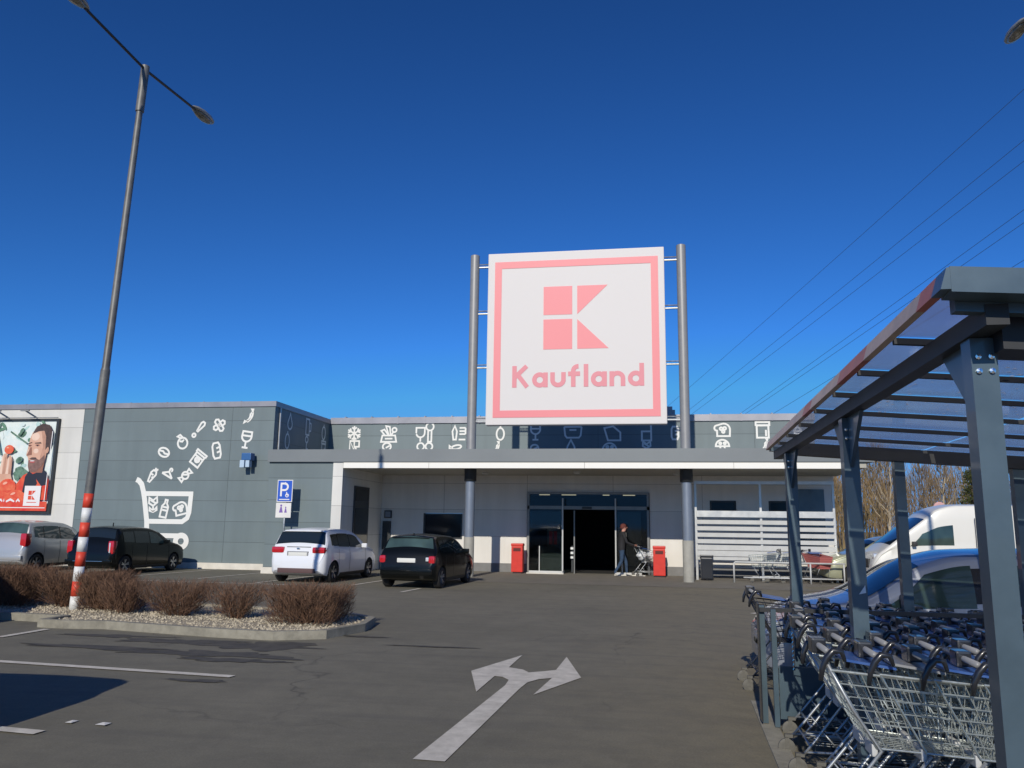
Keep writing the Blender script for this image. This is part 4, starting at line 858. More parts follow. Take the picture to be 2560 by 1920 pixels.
# ------------------------------------------------------------------ shopping trolleys (wire baskets on castors); forward is +y
def make_trolley(label, cat='trolley', flap='cart_blue', red=False, low=False, gate=True):
    t = thing('shopping_trolley', label, cat)
    # basket corners: handle end y=-.46, front y=.46 at the rim; floor shorter and narrower
    rim = [(-.28, -.44, .90), (.28, -.44, .90), (.215, .47, .82), (-.215, .47, .82)]
    flo = [(-.225, -.22, .50), (.225, -.22, .50), (.165, .36, .46), (-.165, .36, .46)]
    L3 = lambda a, b, q: tuple(a[i] + (b[i] - a[i]) * q for i in range(3))
    bk = MB(); rw = .0032
    def face(a, b, c, d, nu, nv):
        for i in range(1, nu):
            bk.tube([L3(a, b, i / nu), L3(d, c, i / nu)], rw, 4, 0, False)
        for j in range(1, nv):
            q = (j / nv); bk.tube([L3(a, d, q), L3(b, c, q)], rw * (1.4 if j in (1, 4) else 1), 4, 0, False)
    face(rim[3], rim[0], flo[0], flo[3], 12, 6); face(rim[1], rim[2], flo[2], flo[1], 12, 6); face(rim[2], rim[3], flo[3], flo[2], 9, 6)
    for i in range(1, 10): bk.tube([L3(flo[0], flo[1], i / 10), L3(flo[3], flo[2], i / 10)], rw, 4, 0, False)
    for j in range(1, 9): bk.tube([L3(flo[0], flo[3], j / 9), L3(flo[1], flo[2], j / 9)], rw, 4, 0, False)
    # swinging rear gate, sloped
    if gate: face(rim[0], rim[1], flo[1], flo[0], 10, 6)
    bk.tube(rim, .0075, 6, 0, closed=True); bk.tube(flo, .005, 6, 0, closed=True)
    for k in range(4): bk.tube([rim[k], flo[k]], .0055, 5, 0, False)
    bk.build('basket', M['cart_red'] if red else M['wire'], t)
    ch = MB()
    for s in (-1, 1):
        ch.tube(([(s * .275, -.46, .93), (s * .26, -.34, .70)] if gate else []) + [(s * .235, -.20, .49), (s * .255, -.42, .22), (s * .26, -.50, .13)], .0100, 7, 0)
        ch.tube([(s * .258, -.48, .16), (s * .19, .40, .15)], .009, 6, 0)
        ch.tube([(s * .20, .16, .16), (s * .17, .34, .46)], .008, 6, 0)
        ch.tube([(s * .25, -.36, .30), (s * .235, -.24, .16)], .006, 5, 0)
    ch.tube([(-.19, .40, .15), (.19, .40, .15)], .009, 6, 0); ch.tube([(-.255, -.44, .20), (.255, -.44, .20)], .009, 6, 0)
    for i in range(1, 7): ch.tube([(-.24 + i * .069, -.42, .19), (-.19 + i * .054, .38, .155)], .0035, 4, 0, False)
    ch.build('chassis', M['galv'], t, True)
    for s in (-.14, .14): MB().rbox(s - .08, s + .08, -.245, -.215, .455, .52, .008).build('gate_stop', M['alu_white'] if not low else M['cart_black'], t)
    MB().tube([(-.27, -.46, 1.00), (.27, -.46, 1.00)], .017, 10).build('handle_bar', M['cart_grey'], t, True)
    for s in (-1, 1):
        MB().tube([(s * .280, -.50, .845), (s * .284, -.49, .91), (s * .286, -.465, .965), (s * .285, -.43, 1.005), (s * .283, -.385, 1.0), (s * .28, -.37, .95)], [.011, .016, .0185, .019, .016, .010], 10).build('handle_arm', M['cart_black'], t, True)
    MB().rbox(-.06, .06, -.50, -.42, .955, 1.04, .012).build('coin_lock', M['cart_black'], t)
    fl = MB().add([(-.22, -.36, .955), (.22, -.36, .955), (.205, -.09, .915), (-.205, -.09, .915), (-.22, -.36, .942), (.22, -.36, .942), (.205, -.09, .902), (-.205, -.09, .902)],
                  [(0, 1, 2, 3), (7, 6, 5, 4), (0, 4, 5, 1), (1, 5, 6, 2), (2, 6, 7, 3), (3, 7, 4, 0)])
    fl.build('seat_flap', M[flap], t)
    for (x, y) in ((-.185, .42), (.185, .42), (-.262, -.50), (.262, -.50)):
        fk = MB().box(x - .020, x - .016, y - .042, y - .012, .055, .135).box(x + .016, x + .020, y - .042, y - .012, .055, .135).box(x - .020, x + .020, y - .042, y + .015, .132, .155)
        f_ = fk.build('caster', M['caster'], t)
        wh = MB().lathe([(.0, -.013), (.045, -.014), (.062, -.010), (.062, .010), (.045, .014), (.0, .013)], 16, 'x', (x, y - .03, .062)); wh.build('wheel', M['caster'], f_, True, angle=35)
    return t
base = make_trolley('front trolley of the nearest row, its whole wire basket side in view')
tg = make_trolley('x', flap='cart_grey', gate=False)
tb = make_trolley('x', gate=False)
rows = [(5.08, 1.40, 9, .255, 'nearest row'), (5.68, 1.60, 9, .26, 'second row right behind the nearest'),
        (6.36, 1.50, 10, .26, 'third row whose rear castor stands by the kerb'), (6.98, 1.62, 10, .26, 'fourth row before the bay divider'), (7.78, 1.72, 10, .26, 'fifth row just past the bay divider'), (8.55, 1.85, 8, .28, 'farthest row beyond the last shelter post')]
for ri, (y, x0, n_, sp, nm) in enumerate(rows):
    for k in range(n_):
        xx = x0 + k * sp; src = base if k == 0 else tb if (k * 7 + ri * 3) % 5 < 3 else tg
        loc = (xx, y + rnd.uniform(-.015, .015), gz(xx, y) + .0); rz = R(-90 + rnd.uniform(-1.6, 1.6))
        lab = ('outermost trolley of the %s under the shelter' % nm) if k == 0 else ('trolley nested ahead of the outermost one in the %s' % nm)
        lab = ' '.join(lab.split()[:16]); G = 'nested shopping trolleys under the shelter'
        if ri == 0 and k == 0: base.location = loc; base.rotation_euler = (0, 0, rz); base['group'] = G; continue
        if ri == 0 and k in (1, 2):
            q = tg if k == 1 else tb; q.location = loc; q.rotation_euler = (0, 0, rz); q['group'] = G; q['label'] = lab; continue
        dup(src, loc, rz, lab, G)
# trolley poking out beyond the divider (dark against the tarmac)
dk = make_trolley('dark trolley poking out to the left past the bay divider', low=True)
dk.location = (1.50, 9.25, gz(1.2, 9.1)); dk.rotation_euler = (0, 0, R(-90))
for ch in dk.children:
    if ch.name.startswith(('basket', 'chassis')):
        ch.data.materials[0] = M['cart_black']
# trolleys parked by the crash rail near the screen
for (x, y, rz, lab) in ((3.5, 26.75, 82, 'empty trolley parked askew behind the low rail left of the shelter post'), (3.95, 26.7, 78, 'second empty trolley nested beside the first behind the low rail')):
    dup(base, (x, y, 0), R(rz), lab, 'trolleys parked by the slatted screen')
rc = make_trolley('trolley with a red plastic basket by the slatted screen', red=True)
MB().add([(-.27, -.43, .89), (.27, -.43, .89), (.21, .46, .815), (-.21, .46, .815), (-.22, -.21, .505), (.22, -.21, .505), (.16, .35, .465), (-.16, .35, .465)], [(0, 1, 5, 4), (1, 2, 6, 5), (2, 3, 7, 6), (3, 0, 4, 7), (4, 5, 6, 7)]).build('basket_liner', M['cart_red'], rc)
rc.location = (5.1, 26.75, 0); rc.rotation_euler = (0, 0, R(200))

# ------------------------------------------------------------------ trolley shelter
SH = thing('trolley_shelter', 'dark blue grey steel trolley shelter with clear roof sheets and red and tan edge', 'shelter', (1.3, 6.2, 0))
XR = 6.2; SL = -.068     # roof falls to the right
rz_ = lambda x, y: 2.545 - .010 * (y - 3.2) + SL * (x - 1.15)
EX = lambda y: 1.14 + .022 * (y - 3.2)
def sbuild(mb, name, m='shelter', parent=None, **k): return mb.build(name, M[m] if isinstance(m, str) else m, parent or SH, world=True, **k)
def slab(poly, z0, z1):
    n = len(poly); mb = MB()
    mb.add([(x, y, rz_(x, y) + z0) for x, y in poly] + [(x, y, rz_(x, y) + z1) for x, y in poly], [tuple(range(n)), tuple(range(n, 2 * n))] + [(i, (i + 1) % n, n + (i + 1) % n, n + i) for i in range(n)]); return mb
# roof sheets between the purlins
py_ = [3.30, 4.08, 4.85, 5.58, 6.30, 7.05, 7.78, 8.40, 8.90]
for a, b in zip(py_[:-1], py_[1:]):
    for (xa, xb) in ((None, 2.62), (2.66, 4.4), (4.44, XR)):
        pl = [(EX(a) + .03 if xa is None else xa, a + .03), (xb, a + .03), (xb, b - .03), (EX(b) + .03 if xa is None else xa, b - .03)]
        sbuild(slab(pl, -.004, .004), 'roof_sheet', 'sheet')
for y in py_[1:-1]:
    sbuild(slab([(EX(y) + .02, y - .015), (XR, y - .015), (XR, y + .015), (EX(y) + .02, y + .015)], -.036, -.006), 'purlin', 'dark_shaded_steel')
sbuild(slab([(EX(3.2), 3.18), (XR, 3.18), (XR, 3.30), (EX(3.3), 3.30)], -.045, .055), 'front_fascia')
sbuild(slab([(EX(3.3) + .05, 3.305), (XR, 3.305), (XR, 3.36), (EX(3.3) + .05, 3.36)], -.085, -.006), 'front_lip')
sbuild(slab([(1.40, 3.42), (XR, 3.42), (XR, 3.62), (1.40, 3.62)], -.20, -.055), 'front_beam', 'dark_shaded_steel')
sbuild(slab([(EX(8.9), 8.88), (XR, 8.88), (XR, 8.96), (EX(8.9), 8.96)], -.05, .03), 'rear_fascia')
sbuild(slab([(1.36, 8.22), (XR, 8.24), (XR, 8.34), (1.36, 8.34)], -.145, -.055), 'rear_beam', 'dark_shaded_steel')
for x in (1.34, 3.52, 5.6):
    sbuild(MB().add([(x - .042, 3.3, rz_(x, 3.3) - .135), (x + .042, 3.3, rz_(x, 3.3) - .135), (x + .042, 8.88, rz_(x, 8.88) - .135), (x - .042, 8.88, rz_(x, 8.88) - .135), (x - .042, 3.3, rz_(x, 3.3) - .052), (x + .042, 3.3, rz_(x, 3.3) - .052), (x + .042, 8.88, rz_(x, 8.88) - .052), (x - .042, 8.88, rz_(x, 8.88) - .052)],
                    [(0, 1, 2, 3), (4, 5, 6, 7), (0, 1, 5, 4), (1, 2, 6, 5), (2, 3, 7, 6), (3, 0, 4, 7)]), 'rafter', 'dark_shaded_steel')
# left edge trim: tan with red lengths
yy = [3.18, 3.30, 3.50, 4.45, 5.15, 6.15, 6.5, 8.3, 8.96]
for i, (a, b) in enumerate(zip(yy[:-1], yy[1:])):
    tr_ = MB(); tv = []
    for q in (a, b):
        zz = rz_(EX(q), q); tv += [(EX(q) - .038, q, zz - .035), (EX(q), q, zz - .035), (EX(q), q, zz + .05), (EX(q) - .012, q, zz + .05)]
    tr_.add(tv, [(3, 2, 1, 0), (4, 5, 6, 7), (0, 1, 5, 4), (1, 2, 6, 5), (2, 3, 7, 6), (3, 0, 4, 7)])
    sbuild(tr_, 'edge_trim', 'shelter' if i == 0 else 'rake_red' if i in (1, 3, 5) else 'rake_tan')
for (x, y, h) in ((1.36, 3.56, 0), (1.36, 5.86, 0), (1.36, 8.24, 0), (2.36, 8.29, 1), (3.40, 8.29, 1), (4.45, 8.29, 1), (5.6, 3.56, 0), (5.6, 8.24, 0)):
    zt = rz_(x, y) - (.135 if not h else .145); zb = gz(x, y)
    wv = .05 if not h else .045
    po = sbuild(MB().box(x - wv, x + wv, y - wv, y + wv, zb, zt), 'post')
    sbuild(MB().rbox(x - .09, x + .09, y - .09, y + .09, zb, zb + .014, .003), 'base_plate', 'shelter', po)
    if not h:
        # tapered gusset plates up to the rafter, on both sides of the post
        for s in (-1, 1):
            if y + s * .4 < 3.2: continue
            pl = [(y + s * wv, zt - .34), (y + s * (wv + .34), zt + .005), (y + s * wv, zt + .005)]
            sbuild(MB().add([(x - .012, a, b) for a, b in pl] + [(x + .012, a, b) for a, b in pl], [(0, 1, 2), (5, 4, 3), (0, 1, 4, 3), (1, 2, 5, 4), (2, 0, 3, 5)]), 'gusset', 'shelter', po)
        bl = MB()
        for s in (-1, 1):
            for zz in (zt - .08, zt - .14): bl.lathe([(0, -.012), (.012, -.010), (.012, 0)], 8, 'y', (x + s * .025, y - wv, zz))
        sbuild(bl, 'bolt', 'chrome', po)
    if (x, y) == (1.36, 5.86):
        sbuild(MB().add([(x - .005, y - wv - .003, 1.19), (x + .040, y - wv - .003, 1.20), (x + .037, y - wv - .003, 1.25)], [(0, 1, 2)]), 'sticker', 'p_white', po)
# rain drops on the sheets, their sun glints put into plain white colour
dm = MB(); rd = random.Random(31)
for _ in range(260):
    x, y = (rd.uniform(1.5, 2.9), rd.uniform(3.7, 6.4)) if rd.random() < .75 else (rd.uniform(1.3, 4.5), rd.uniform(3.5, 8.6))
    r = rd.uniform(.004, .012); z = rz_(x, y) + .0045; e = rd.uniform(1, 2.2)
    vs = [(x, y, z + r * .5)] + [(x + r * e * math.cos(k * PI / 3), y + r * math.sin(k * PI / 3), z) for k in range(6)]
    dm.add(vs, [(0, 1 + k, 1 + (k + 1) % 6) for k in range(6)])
dm_o = sbuild(dm, 'drop_glints', 'drop'); dm_o['kind'] = 'stuff'
dv = thing('bay_divider', 'steel guard frame with infill plate dividing the trolley bays at the kerb', 'guard rail', (.97, 7.75, 0))
MB().box(.91, .955, 7.44, 7.49, 0, .96).build('upright', M['shelter'], dv, False, True); MB().box(.99, 1.03, 7.31, 7.35, 0, .94).build('upright', M['shelter'], dv, False, True)
MB().box(.91, 3.6, 7.40, 7.43, .91, .945).build('top_rail', M['dark_shaded_steel'], dv, False, True)
MB().box(1.04, 2.2, 7.34, 7.36, .06, .48).build('infill_plate', M['shelter'], dv, False, True)
MB().box(.895, .905, 7.38, 7.50, .02, .98).build('edge_plate', M['cart_black'], dv, False, True)
cn = MB()
for i in range(24): 
    z = .92 - i * .017
    cn.tube([(1.10 + (.004 if i % 2 else 0), 6.95, z), (1.10 - (.004 if i % 2 else 0), 6.955, z - .015)], .0045, 5)
cn.build('chain', M['chrome'], dv, False, True)

# ------------------------------------------------------------------ vehicles
def hermite(xs_, ys_, x):
    n = len(xs_)
    if x <= xs_[0]: return ys_[0]
    if x >= xs_[-1]: return ys_[-1]
    d = [(ys_[i + 1] - ys_[i]) / (xs_[i + 1] - xs_[i]) for i in range(n - 1)]
    m_ = [d[0]] + [0 if d[i - 1] * d[i] <= 0 else 2 * d[i - 1] * d[i] / (d[i - 1] + d[i]) for i in range(1, n - 1)] + [d[-1]]
    for i in range(n - 1):
        if x <= xs_[i + 1]:
            h = xs_[i + 1] - xs_[i]; t = (x - xs_[i]) / h
            return ys_[i] * (1 + 2 * t) * (1 - t) ** 2 + m_[i] * h * t * (1 - t) ** 2 + ys_[i + 1] * t * t * (3 - 2 * t) + m_[i + 1] * h * t * t * (t - 1)
def make_wheel(r, wd):
    ty = MB().lathe([(r * .62, -wd / 2), (r * .9, -wd / 2), (r * .98, -wd * .36), (r, -wd * .2), (r, wd * .2), (r * .98, wd * .36), (r * .9, wd / 2), (r * .62, wd / 2)], 28, 'x')
    rm = MB().lathe([(r * .63, wd * .44), (r * .60, wd * .40), (r * .52, wd * .18), (r * .2, wd * .12), (0, wd * .12)], 28, 'x', mi=1)
    for k in range(5):
        a = 2 * PI * k / 5 + .3
        for da in (-.16, .16):
            rm.bar((wd * .34, r * .12 * math.cos(a), r * .12 * math.sin(a)), (wd * .42, r * .61 * math.cos(a + da), r * .61 * math.sin(a + da)), r * .09, r * .10, 0)
    rm.lathe([(0, wd * .40), (r * .14, wd * .38), (r * .16, wd * .2)], 14, 'x')
    return ty, rm
def make_car(name, label, cat, sp, loc, rz, group=None):
    L, W, H = sp['L'], sp['W'], sp['H']; hw = W / 2; yb, yf = -L / 2, L / 2
    t = thing(name, label, cat, loc, rz, group)
    top = [(yb + a, z) for a, z in sp['top']]; belt = [(yb + a, z) for a, z in sp['belt']]
    TX, TZ = zip(*top); BX, BZ = zip(*belt)
    er, ef = sp.get('er', .16), sp.get('ef', .30)
    plan = [(yb, .80), (yb + er * .4, .92), (yb + er, .97), (yb + .6, 1), (yf - .9, 1), (yf - ef, .96), (yf - ef * .4, sp.get('n1', .86)), (yf, sp.get('n2', .62))]
    PX, PW = zip(*plan)
    under = [(yb, .34), (yb + .12, .24), (yb + .5, .17), (yf - .5, .17), (yf - .1, .20), (yf, .30)]; UX, UZ = zip(*under)
    tw = sp.get('tw', .80)
    def sect(y, v):
        y = max(yb, min(yf, y)); pw = hw * hermite(PX, PW, y); zb = hermite(UX, UZ, y); zt = hermite(TX, TZ, y); zk = min(hermite(BX, BZ, y), zt - .015)
        zk = max(zk, zb + .05); wt = pw * (1 - (1 - tw) * min(1, max(0, (zt - zk) / (H * .36))))
        if v <= 1:
            pts = [(0.0, 0, zb), (.22, pw * .93, zb), (.34, pw * .975, zb + .06), (.62, pw * 1.0, zb + (zk - zb) * .55), (.80, pw * .995, zb + (zk - zb) * .80), (1.0, pw * .965, zk)]
            for a, b in zip(pts[:-1], pts[1:]):
                if v <= b[0]:
                    q = (v - a[0]) / (b[0] - a[0]); return (a[1] + (b[1] - a[1]) * q, y, a[2] + (b[2] - a[2]) * q)
        crown = .035 * min(1, pw / hw)
        r = min(.08, (zt - zk) * .5)
        if v <= 2:
            q = v - 1; x = pw * .965 + (wt - pw * .965) * q; z = zk + (zt - r - zk) * q; x += math.sin(q * PI) * .018; return (x, y, z)
        q = v - 2
        a = q * PI / 2
        if q < .25: a = q / .25 * PI / 2; return (wt - r * (1 - math.cos(a)) * 1.4, y, zt - r + r * math.sin(a) * .82)
        q2 = (q - .25) / .75; x = (wt - r * 1.4) * (1 - q2); return (x, y, zt - r * .18 + (crown + r * .18) * math.sin(q2 * PI / 2) * .9)
    ns = sp.get('ns', 56); ysn = [yb + L * (.5 - .5 * math.cos(PI * i / ns)) * .55 + L * (i / ns) * .45 for i in range(ns + 1)]
    vv = [0, .22, .34, .48, .62, .80, 1, 1.15, 1.4, 1.7, 2, 2.08, 2.17, 2.25, 2.5, 2.75, 3]
    bm = bmesh.new(); grid = []
    for y in ysn:
        ring = []
        for v in vv: ring.append(bm.verts.new(sect(y, v)))
        for v in vv[-2:0:-1]:
            p = sect(y, v); ring.append(bm.verts.new((-p[0], p[1], p[2])))
        grid.append(ring)
    k = len(grid[0])
    for i in range(ns):
        for j in range(k):
            bm.faces.new((grid[i][j], grid[i][(j + 1) % k], grid[i + 1][(j + 1) % k], grid[i + 1][j]))
    bm.faces.new(grid[0]); bm.faces.new(grid[-1][::-1])
    bmesh.ops.recalc_face_normals(bm, faces=bm.faces[:])
    me = bpy.data.meshes.new('body'); bm.to_mesh(me); bm.free()
    me.materials.append(sp['paint']); tmp = bpy.data.objects.new('tmp_body', me); col.objects.link(tmp)
    # wheel arches are cut out of the body shell
    wr = sp['wr']; wys = (yb + sp['wb'][0], yb + sp['wb'][1]); cut = MB()
    cuts = []
    for y in wys:
        for s in (-1, 1):
            cm = bpy.data.meshes.new('cut'); cb = bmesh.new(); bmesh.ops.create_cone(cb, cap_ends=True, segments=32, radius1=wr * 1.17, radius2=wr * 1.17, depth=.5)
            bmesh.ops.rotate(cb, verts=cb.verts[:], matrix=Matrix.Rotation(PI / 2, 3, 'Y')); bmesh.ops.translate(cb, verts=cb.verts[:], vec=(s * (hw + .0), y, wr)); cb.to_mesh(cm); cb.free()
            cm.materials.append(M['car_trim']); c_ = bpy.data.objects.new('cut', cm); col.objects.link(c_); cuts.append(c_)
            md = tmp.modifiers.new('b', 'BOOLEAN'); md.operation = 'DIFFERENCE'; md.object = c_; md.solver = 'EXACT'
            try: md.material_mode = 'TRANSFER'
            except Exception: pass
    bpy.context.view_layer.update()
    ev = tmp.evaluated_get(bpy.context.evaluated_depsgraph_get()); nm = bpy.data.meshes.new_from_object(ev)
    for c_ in cuts: bpy.data.objects.remove(c_)
    bpy.data.objects.remove(tmp)
    nm.polygons.foreach_set('use_smooth', [True] * len(nm.polygons)); nm.set_sharp_from_angle(angle=R(38))
    nm.name = 'body'; body = bpy.data.objects.new('body', nm); col.objects.link(body); body.parent = t
    # patches that follow the shell
    def nrm(y, v, s):
        e = .004
        a = Vector(sect(y - e, v)); b = Vector(sect(y + e, v)); v0, v1 = max(0, v - .02), min(3, v + .02)
        c_ = Vector(sect(y, v0)); d = Vector(sect(y, v1)); n_ = (b - a).cross(d - c_)
        if n_.length < 1e-9: n_ = Vector((0, 0, 1))
        n_.normalize(); mid = Vector(sect(y, v)) - Vector((0, y, .5))
        if n_.dot(Vector((mid.x, 0, mid.z)) + Vector((0, y * .15, 0))) < 0: n_ = -n_
        n_.x *= s; return n_
    def patch(fn, nu, nv, off, s=1):
        m_ = MB(); vs = []
        for i in range(nu + 1):
            for j in range(nv + 1):
                y, v = fn(i / nu, j / nv); sgn = s
                if v > 3: v = 6 - v; sgn = -s
                p = Vector(sect(y, v)); p.x *= sgn; p += nrm(y, v, sgn) * off; vs.append(p)
        m_.add(vs, [(i * (nv + 1) + j, (i + 1) * (nv + 1) + j, (i + 1) * (nv + 1) + j + 1, i * (nv + 1) + j + 1) for i in range(nu) for j in range(nv)]); return m_
    g = sp['glass']
    for nmx, (ya, yb_, va), mt in (('rear_window', sp['rear'], sp.get('rglass', g)), ('windscreen', sp['wind'], sp.get('wglass', g))):
        a_, b_ = yb + ya, yb + yb_
        patch(lambda u, q: (a_ + (b_ - a_) * u, va + (6 - 2 * va) * q), 10, 12, .007).build(nmx, mt, t, True)
    for (a, b, lo, hi, sl0, sl1) in sp['side']:
        for s in (-1, 1):
            # quadrilateral with slanted ends: sl0 at the rear, sl1 at the front
            patch(lambda u, q: ((yb + a + sl0 * q) * (1 - u) + (yb + b - sl1 * q) * u, 1 + lo + (hi - lo) * q), 8, 6, .010, s).build('side_window', sp.get('sglass', g), t, True)
    for y in wys:
        for s in (-1, 1):
            ty, rm = make_wheel(wr, .19)
            w_ = ty.build('wheel', M['rubber'], t, True, angle=40); w_.location = (s * (hw - .105), y, wr)
            r_ = rm.build('rim', [M['rim'], M['car_trim']], w_, True, angle=40)
            if s < 0: w_.rotation_euler = (0, 0, PI)
    for (x0, x1, y0, y1, z0, z1, m_, nm_) in sp.get('boxes', []):
        MB().rbox(x0, x1, yb + y0, yb + y1, z0, z1, min(.075 if 'light' in nm_ else .02, .45 * min(abs(x1 - x0), abs(y1 - y0), abs(z1 - z0)))).build(nm_, m_, t, True, angle=50)
    for (vlo, vhi, ya, yb_, m_, nm_) in sp.get('skins', []):
        for s in (-1, 1): patch(lambda u, q: (yb + ya + (yb_ - ya) * u, vlo + (vhi - vlo) * q), 8, 5, .006, s).build(nm_, m_, t, True)
    my = yb + sp['mirror'][0]; mz = sp['mirror'][1]
    for s in (-1, 1):
        MB().rbox(s * hw * .99 - .02 if s > 0 else s * hw * .99 - .15, s * hw * .99 + .15 if s > 0 else s * hw * .99 + .02, my - .04, my + .07, mz, mz + .13, .03).build('mirror', sp.get('mirror_m', sp['paint']), t, True, angle=60)
    return t

def hatch(L, W, H, paint, zr=.62, **k):
    """five-door hatchback profile: s from the rear bumper"""
    s = L / 3.95; h = H / 1.48
    sp = dict(L=L, W=W, H=H, paint=paint, glass=M['car_glass'], wr=.285, wb=(.62 * s, 3.12 * s),
              top=[(0, .60 * h), (.05 * s, .76 * h), (.09 * s, .93 * h), (.20 * s, 1.10 * h), (.36 * s, 1.40 * h), (.55 * s, 1.455 * h), (1.2 * s, H), (1.9 * s, 1.455 * h), (2.3 * s, 1.36 * h), (3.02 * s, .98 * h), (3.5 * s, .88 * h), (3.82 * s, .74 * h), (L, .58 * h)],
              belt=[(0, .52 * h), (.10 * s, .86 * h), (.3 * s, .95 * h), (1.6 * s, .91 * h), (2.9 * s, .88 * h), (3.3 * s, .82 * h), (L, .55 * h)],
              rear=(.21 * s, .36 * s, 2.18), wind=(2.36 * s, 2.98 * s, 2.16),
              side=[(.46 * s, .86 * s, .16, .86, .0, .0), (.90 * s, 1.62 * s, .10, .88, .0, .0), (1.68 * s, 2.72 * s, .10, .86, .0, .52 * s)],
              mirror=(2.55 * s, .92 * h), skins=[(1.13, 1.84, .60 * s, 2.30 * s, M['pillar_black'], 'pillar_trim'), (.36, 1.0, 1.64 * s, 1.655 * s, M['car_trim'], 'door_gap'), (.36, 1.0, 2.80 * s, 2.815 * s, M['car_trim'], 'door_gap'), (.22, .36, 1.0 * s, 2.8 * s, M['car_trim'], 'sill'), (.40, .98, .90 * s, .912 * s, M['car_trim'], 'door_gap')])
    sp.update(k); return sp
P = M
sp = hatch(3.95, 1.70, 1.48, M['paint_white'], rear=(.17, .355, 2.14), wglass=M['car_glass'], mirror_m=M['paint_white'],
           boxes=[(-.56, .56, -.02, .10, .27, .40, M['car_trim_red'], 'bumper_insert'), (-.28, .28, .028, .06, .73, .83, M['plate'], 'number_plate'), (-.32, .32, .036, .06, .705, .855, M['cart_grey'], 'plate_holder'), (-.045, .045, .05, .08, .91, .95, M['chrome'], 'badge'), (-.80, -.42, .03, .30, .80, .98, M['tail_red'], 'tail_light'), (.42, .80, .03, .30, .80, .98, M['tail_red'], 'tail_light'),
                  (-.55, .55, .30, .46, 1.39, 1.43, M['paint_white'], 'roof_spoiler'), (-.36, .36, .085, .12, .965, .98, M['car_trim'], 'tailgate_seam'), (.822, .845, 1.25, 2.6, .50, .54, M['car_trim'], 'side_strip'), (.80, .84, 1.5, 1.7, .80, .83, M['paint_white'], 'door_handle'), (.80, .84, 2.4, 2.6, .80, .83, M['paint_white'], 'door_handle')])
make_car('parked_car', 'white hatchback parked beside the parking sign, rear to camera', 'car', sp, (-9.52, 23.35, 0), R(-3), 'cars parked in front of the supermarket')
sp = hatch(3.75, 1.60, 1.36, M['paint_black'], rglass=M['car_glass_green'], wr=.275,
           boxes=[(-.26, .24, .01, .05, .66, .77, M['plate'], 'number_plate'), (-.76, -.58, .02, .20, .64, .84, M['tail_red'], 'tail_light'), (.58, .76, .02, .20, .64, .84, M['tail_red'], 'tail_light'), (-.70, .70, -.03, .06, .36, .50, M['paint_black'], 'bumper'), (.52, .60, .0, .1, .70, .80, M['lamp_clear'], 'reversing_lamp'), (-.5, .5, .28, .40, 1.27, 1.30, M['paint_black'], 'roof_spoiler'), (-.01, .01, .45, .55, 1.33, 1.40, M['car_trim'], 'aerial')])
make_car('parked_car', 'black hatchback parked in front of the left canopy column', 'car', sp, (-6.06, 22.25, 0), R(-4), 'cars parked in front of the supermarket')
sp = hatch(3.95, 1.68, 1.44, M['paint_black'], sglass=M['car_glass'],
           boxes=[(-.26, .26, .01, .05, .52, .62, M['plate'], 'number_plate'), (-.80, -.60, .03, .24, .62, 1.02, M['tail_red'], 'tail_light'), (.60, .80, .03, .24, .62, 1.02, M['tail_red'], 'tail_light'), (.66, .70, .015, .04, .66, .96, M['lamp_clear'], 'light_strip'), (-.78, .78, -.03, .05, .36, .46, M['paint_black'], 'bumper'), (-.5, .5, -.035, .0, .40, .415, M['chrome'], 'chrome_strip'), (-.1, -.08, 1.1, 1.14, 1.44, 1.56, M['car_trim'], 'aerial')],
           side=[(.50, 1.0, .12, .86, .0, .0), (1.05, 1.75, .10, .88, .0, .0), (1.82, 2.74, .10, .86, .0, .52)])
mpv = make_car('parked_car', 'black high roofed car parked left of the vinyl trolley, nose to the grey wall', 'car', sp, (-16.72, 24.35, 0), R(-1), 'cars parked in front of the supermarket')
for ch in mpv.children:
    if ch.name.startswith('side_window') and ch.data.vertices and sum(v.co.y for v in ch.data.vertices) / len(ch.data.vertices) > .15: ch.data.materials[0] = M['car_glass_green']
sp = hatch(3.70, 1.72, 1.57, M['paint_silver'], sglass=M['car_glass_green'], rglass=M['car_glass_green'],
           boxes=[(-.26, .26, .01, .05, .60, .70, M['plate'], 'number_plate'), (-.84, -.62, .04, .30, .78, 1.20, M['tail_red'], 'tail_light'), (.62, .84, .04, .30, .78, 1.20, M['tail_red'], 'tail_light'), (-.78, .78, -.03, .06, .38, .52, M['paint_silver'], 'bumper')])
make_car('parked_car', 'silver compact car at the left edge under the billboard', 'car', sp, (-19.92, 24.35, 0), R(0), 'cars parked in front of the supermarket')
# blue car behind the trolley shelter, facing left
sp = hatch(4.1, 1.68, 1.56, M['paint_blue'], wglass=M['windscreen_blue'], sglass=M['car_glass_green'], wr=.30,
           boxes=[(-.70, -.48, 3.72, 3.98, .62, .78, M['lamp_clear'], 'headlight'), (.48, .70, 3.72, 3.98, .62, .78, M['lamp_clear'], 'headlight'), (-.26, .26, 4.05, 4.10, .42, .52, M['plate'], 'number_plate'), (-.45, .45, 4.0, 4.06, .60, .70, M['car_trim'], 'grille')],
           side=[(.50, .90, .14, .86, .0, .0), (.96, 1.72, .08, .88, .0, .0), (1.95, 2.98, .04, .90, .0, .56)], mirror_m=M['car_trim'])
make_car('parked_car', 'silver blue hatchback facing left just behind the trolley shelter', 'car', sp, (3.26, 10.22, gz(3.3, 10.2)), R(90), 'cars parked beyond the trolley shelter')
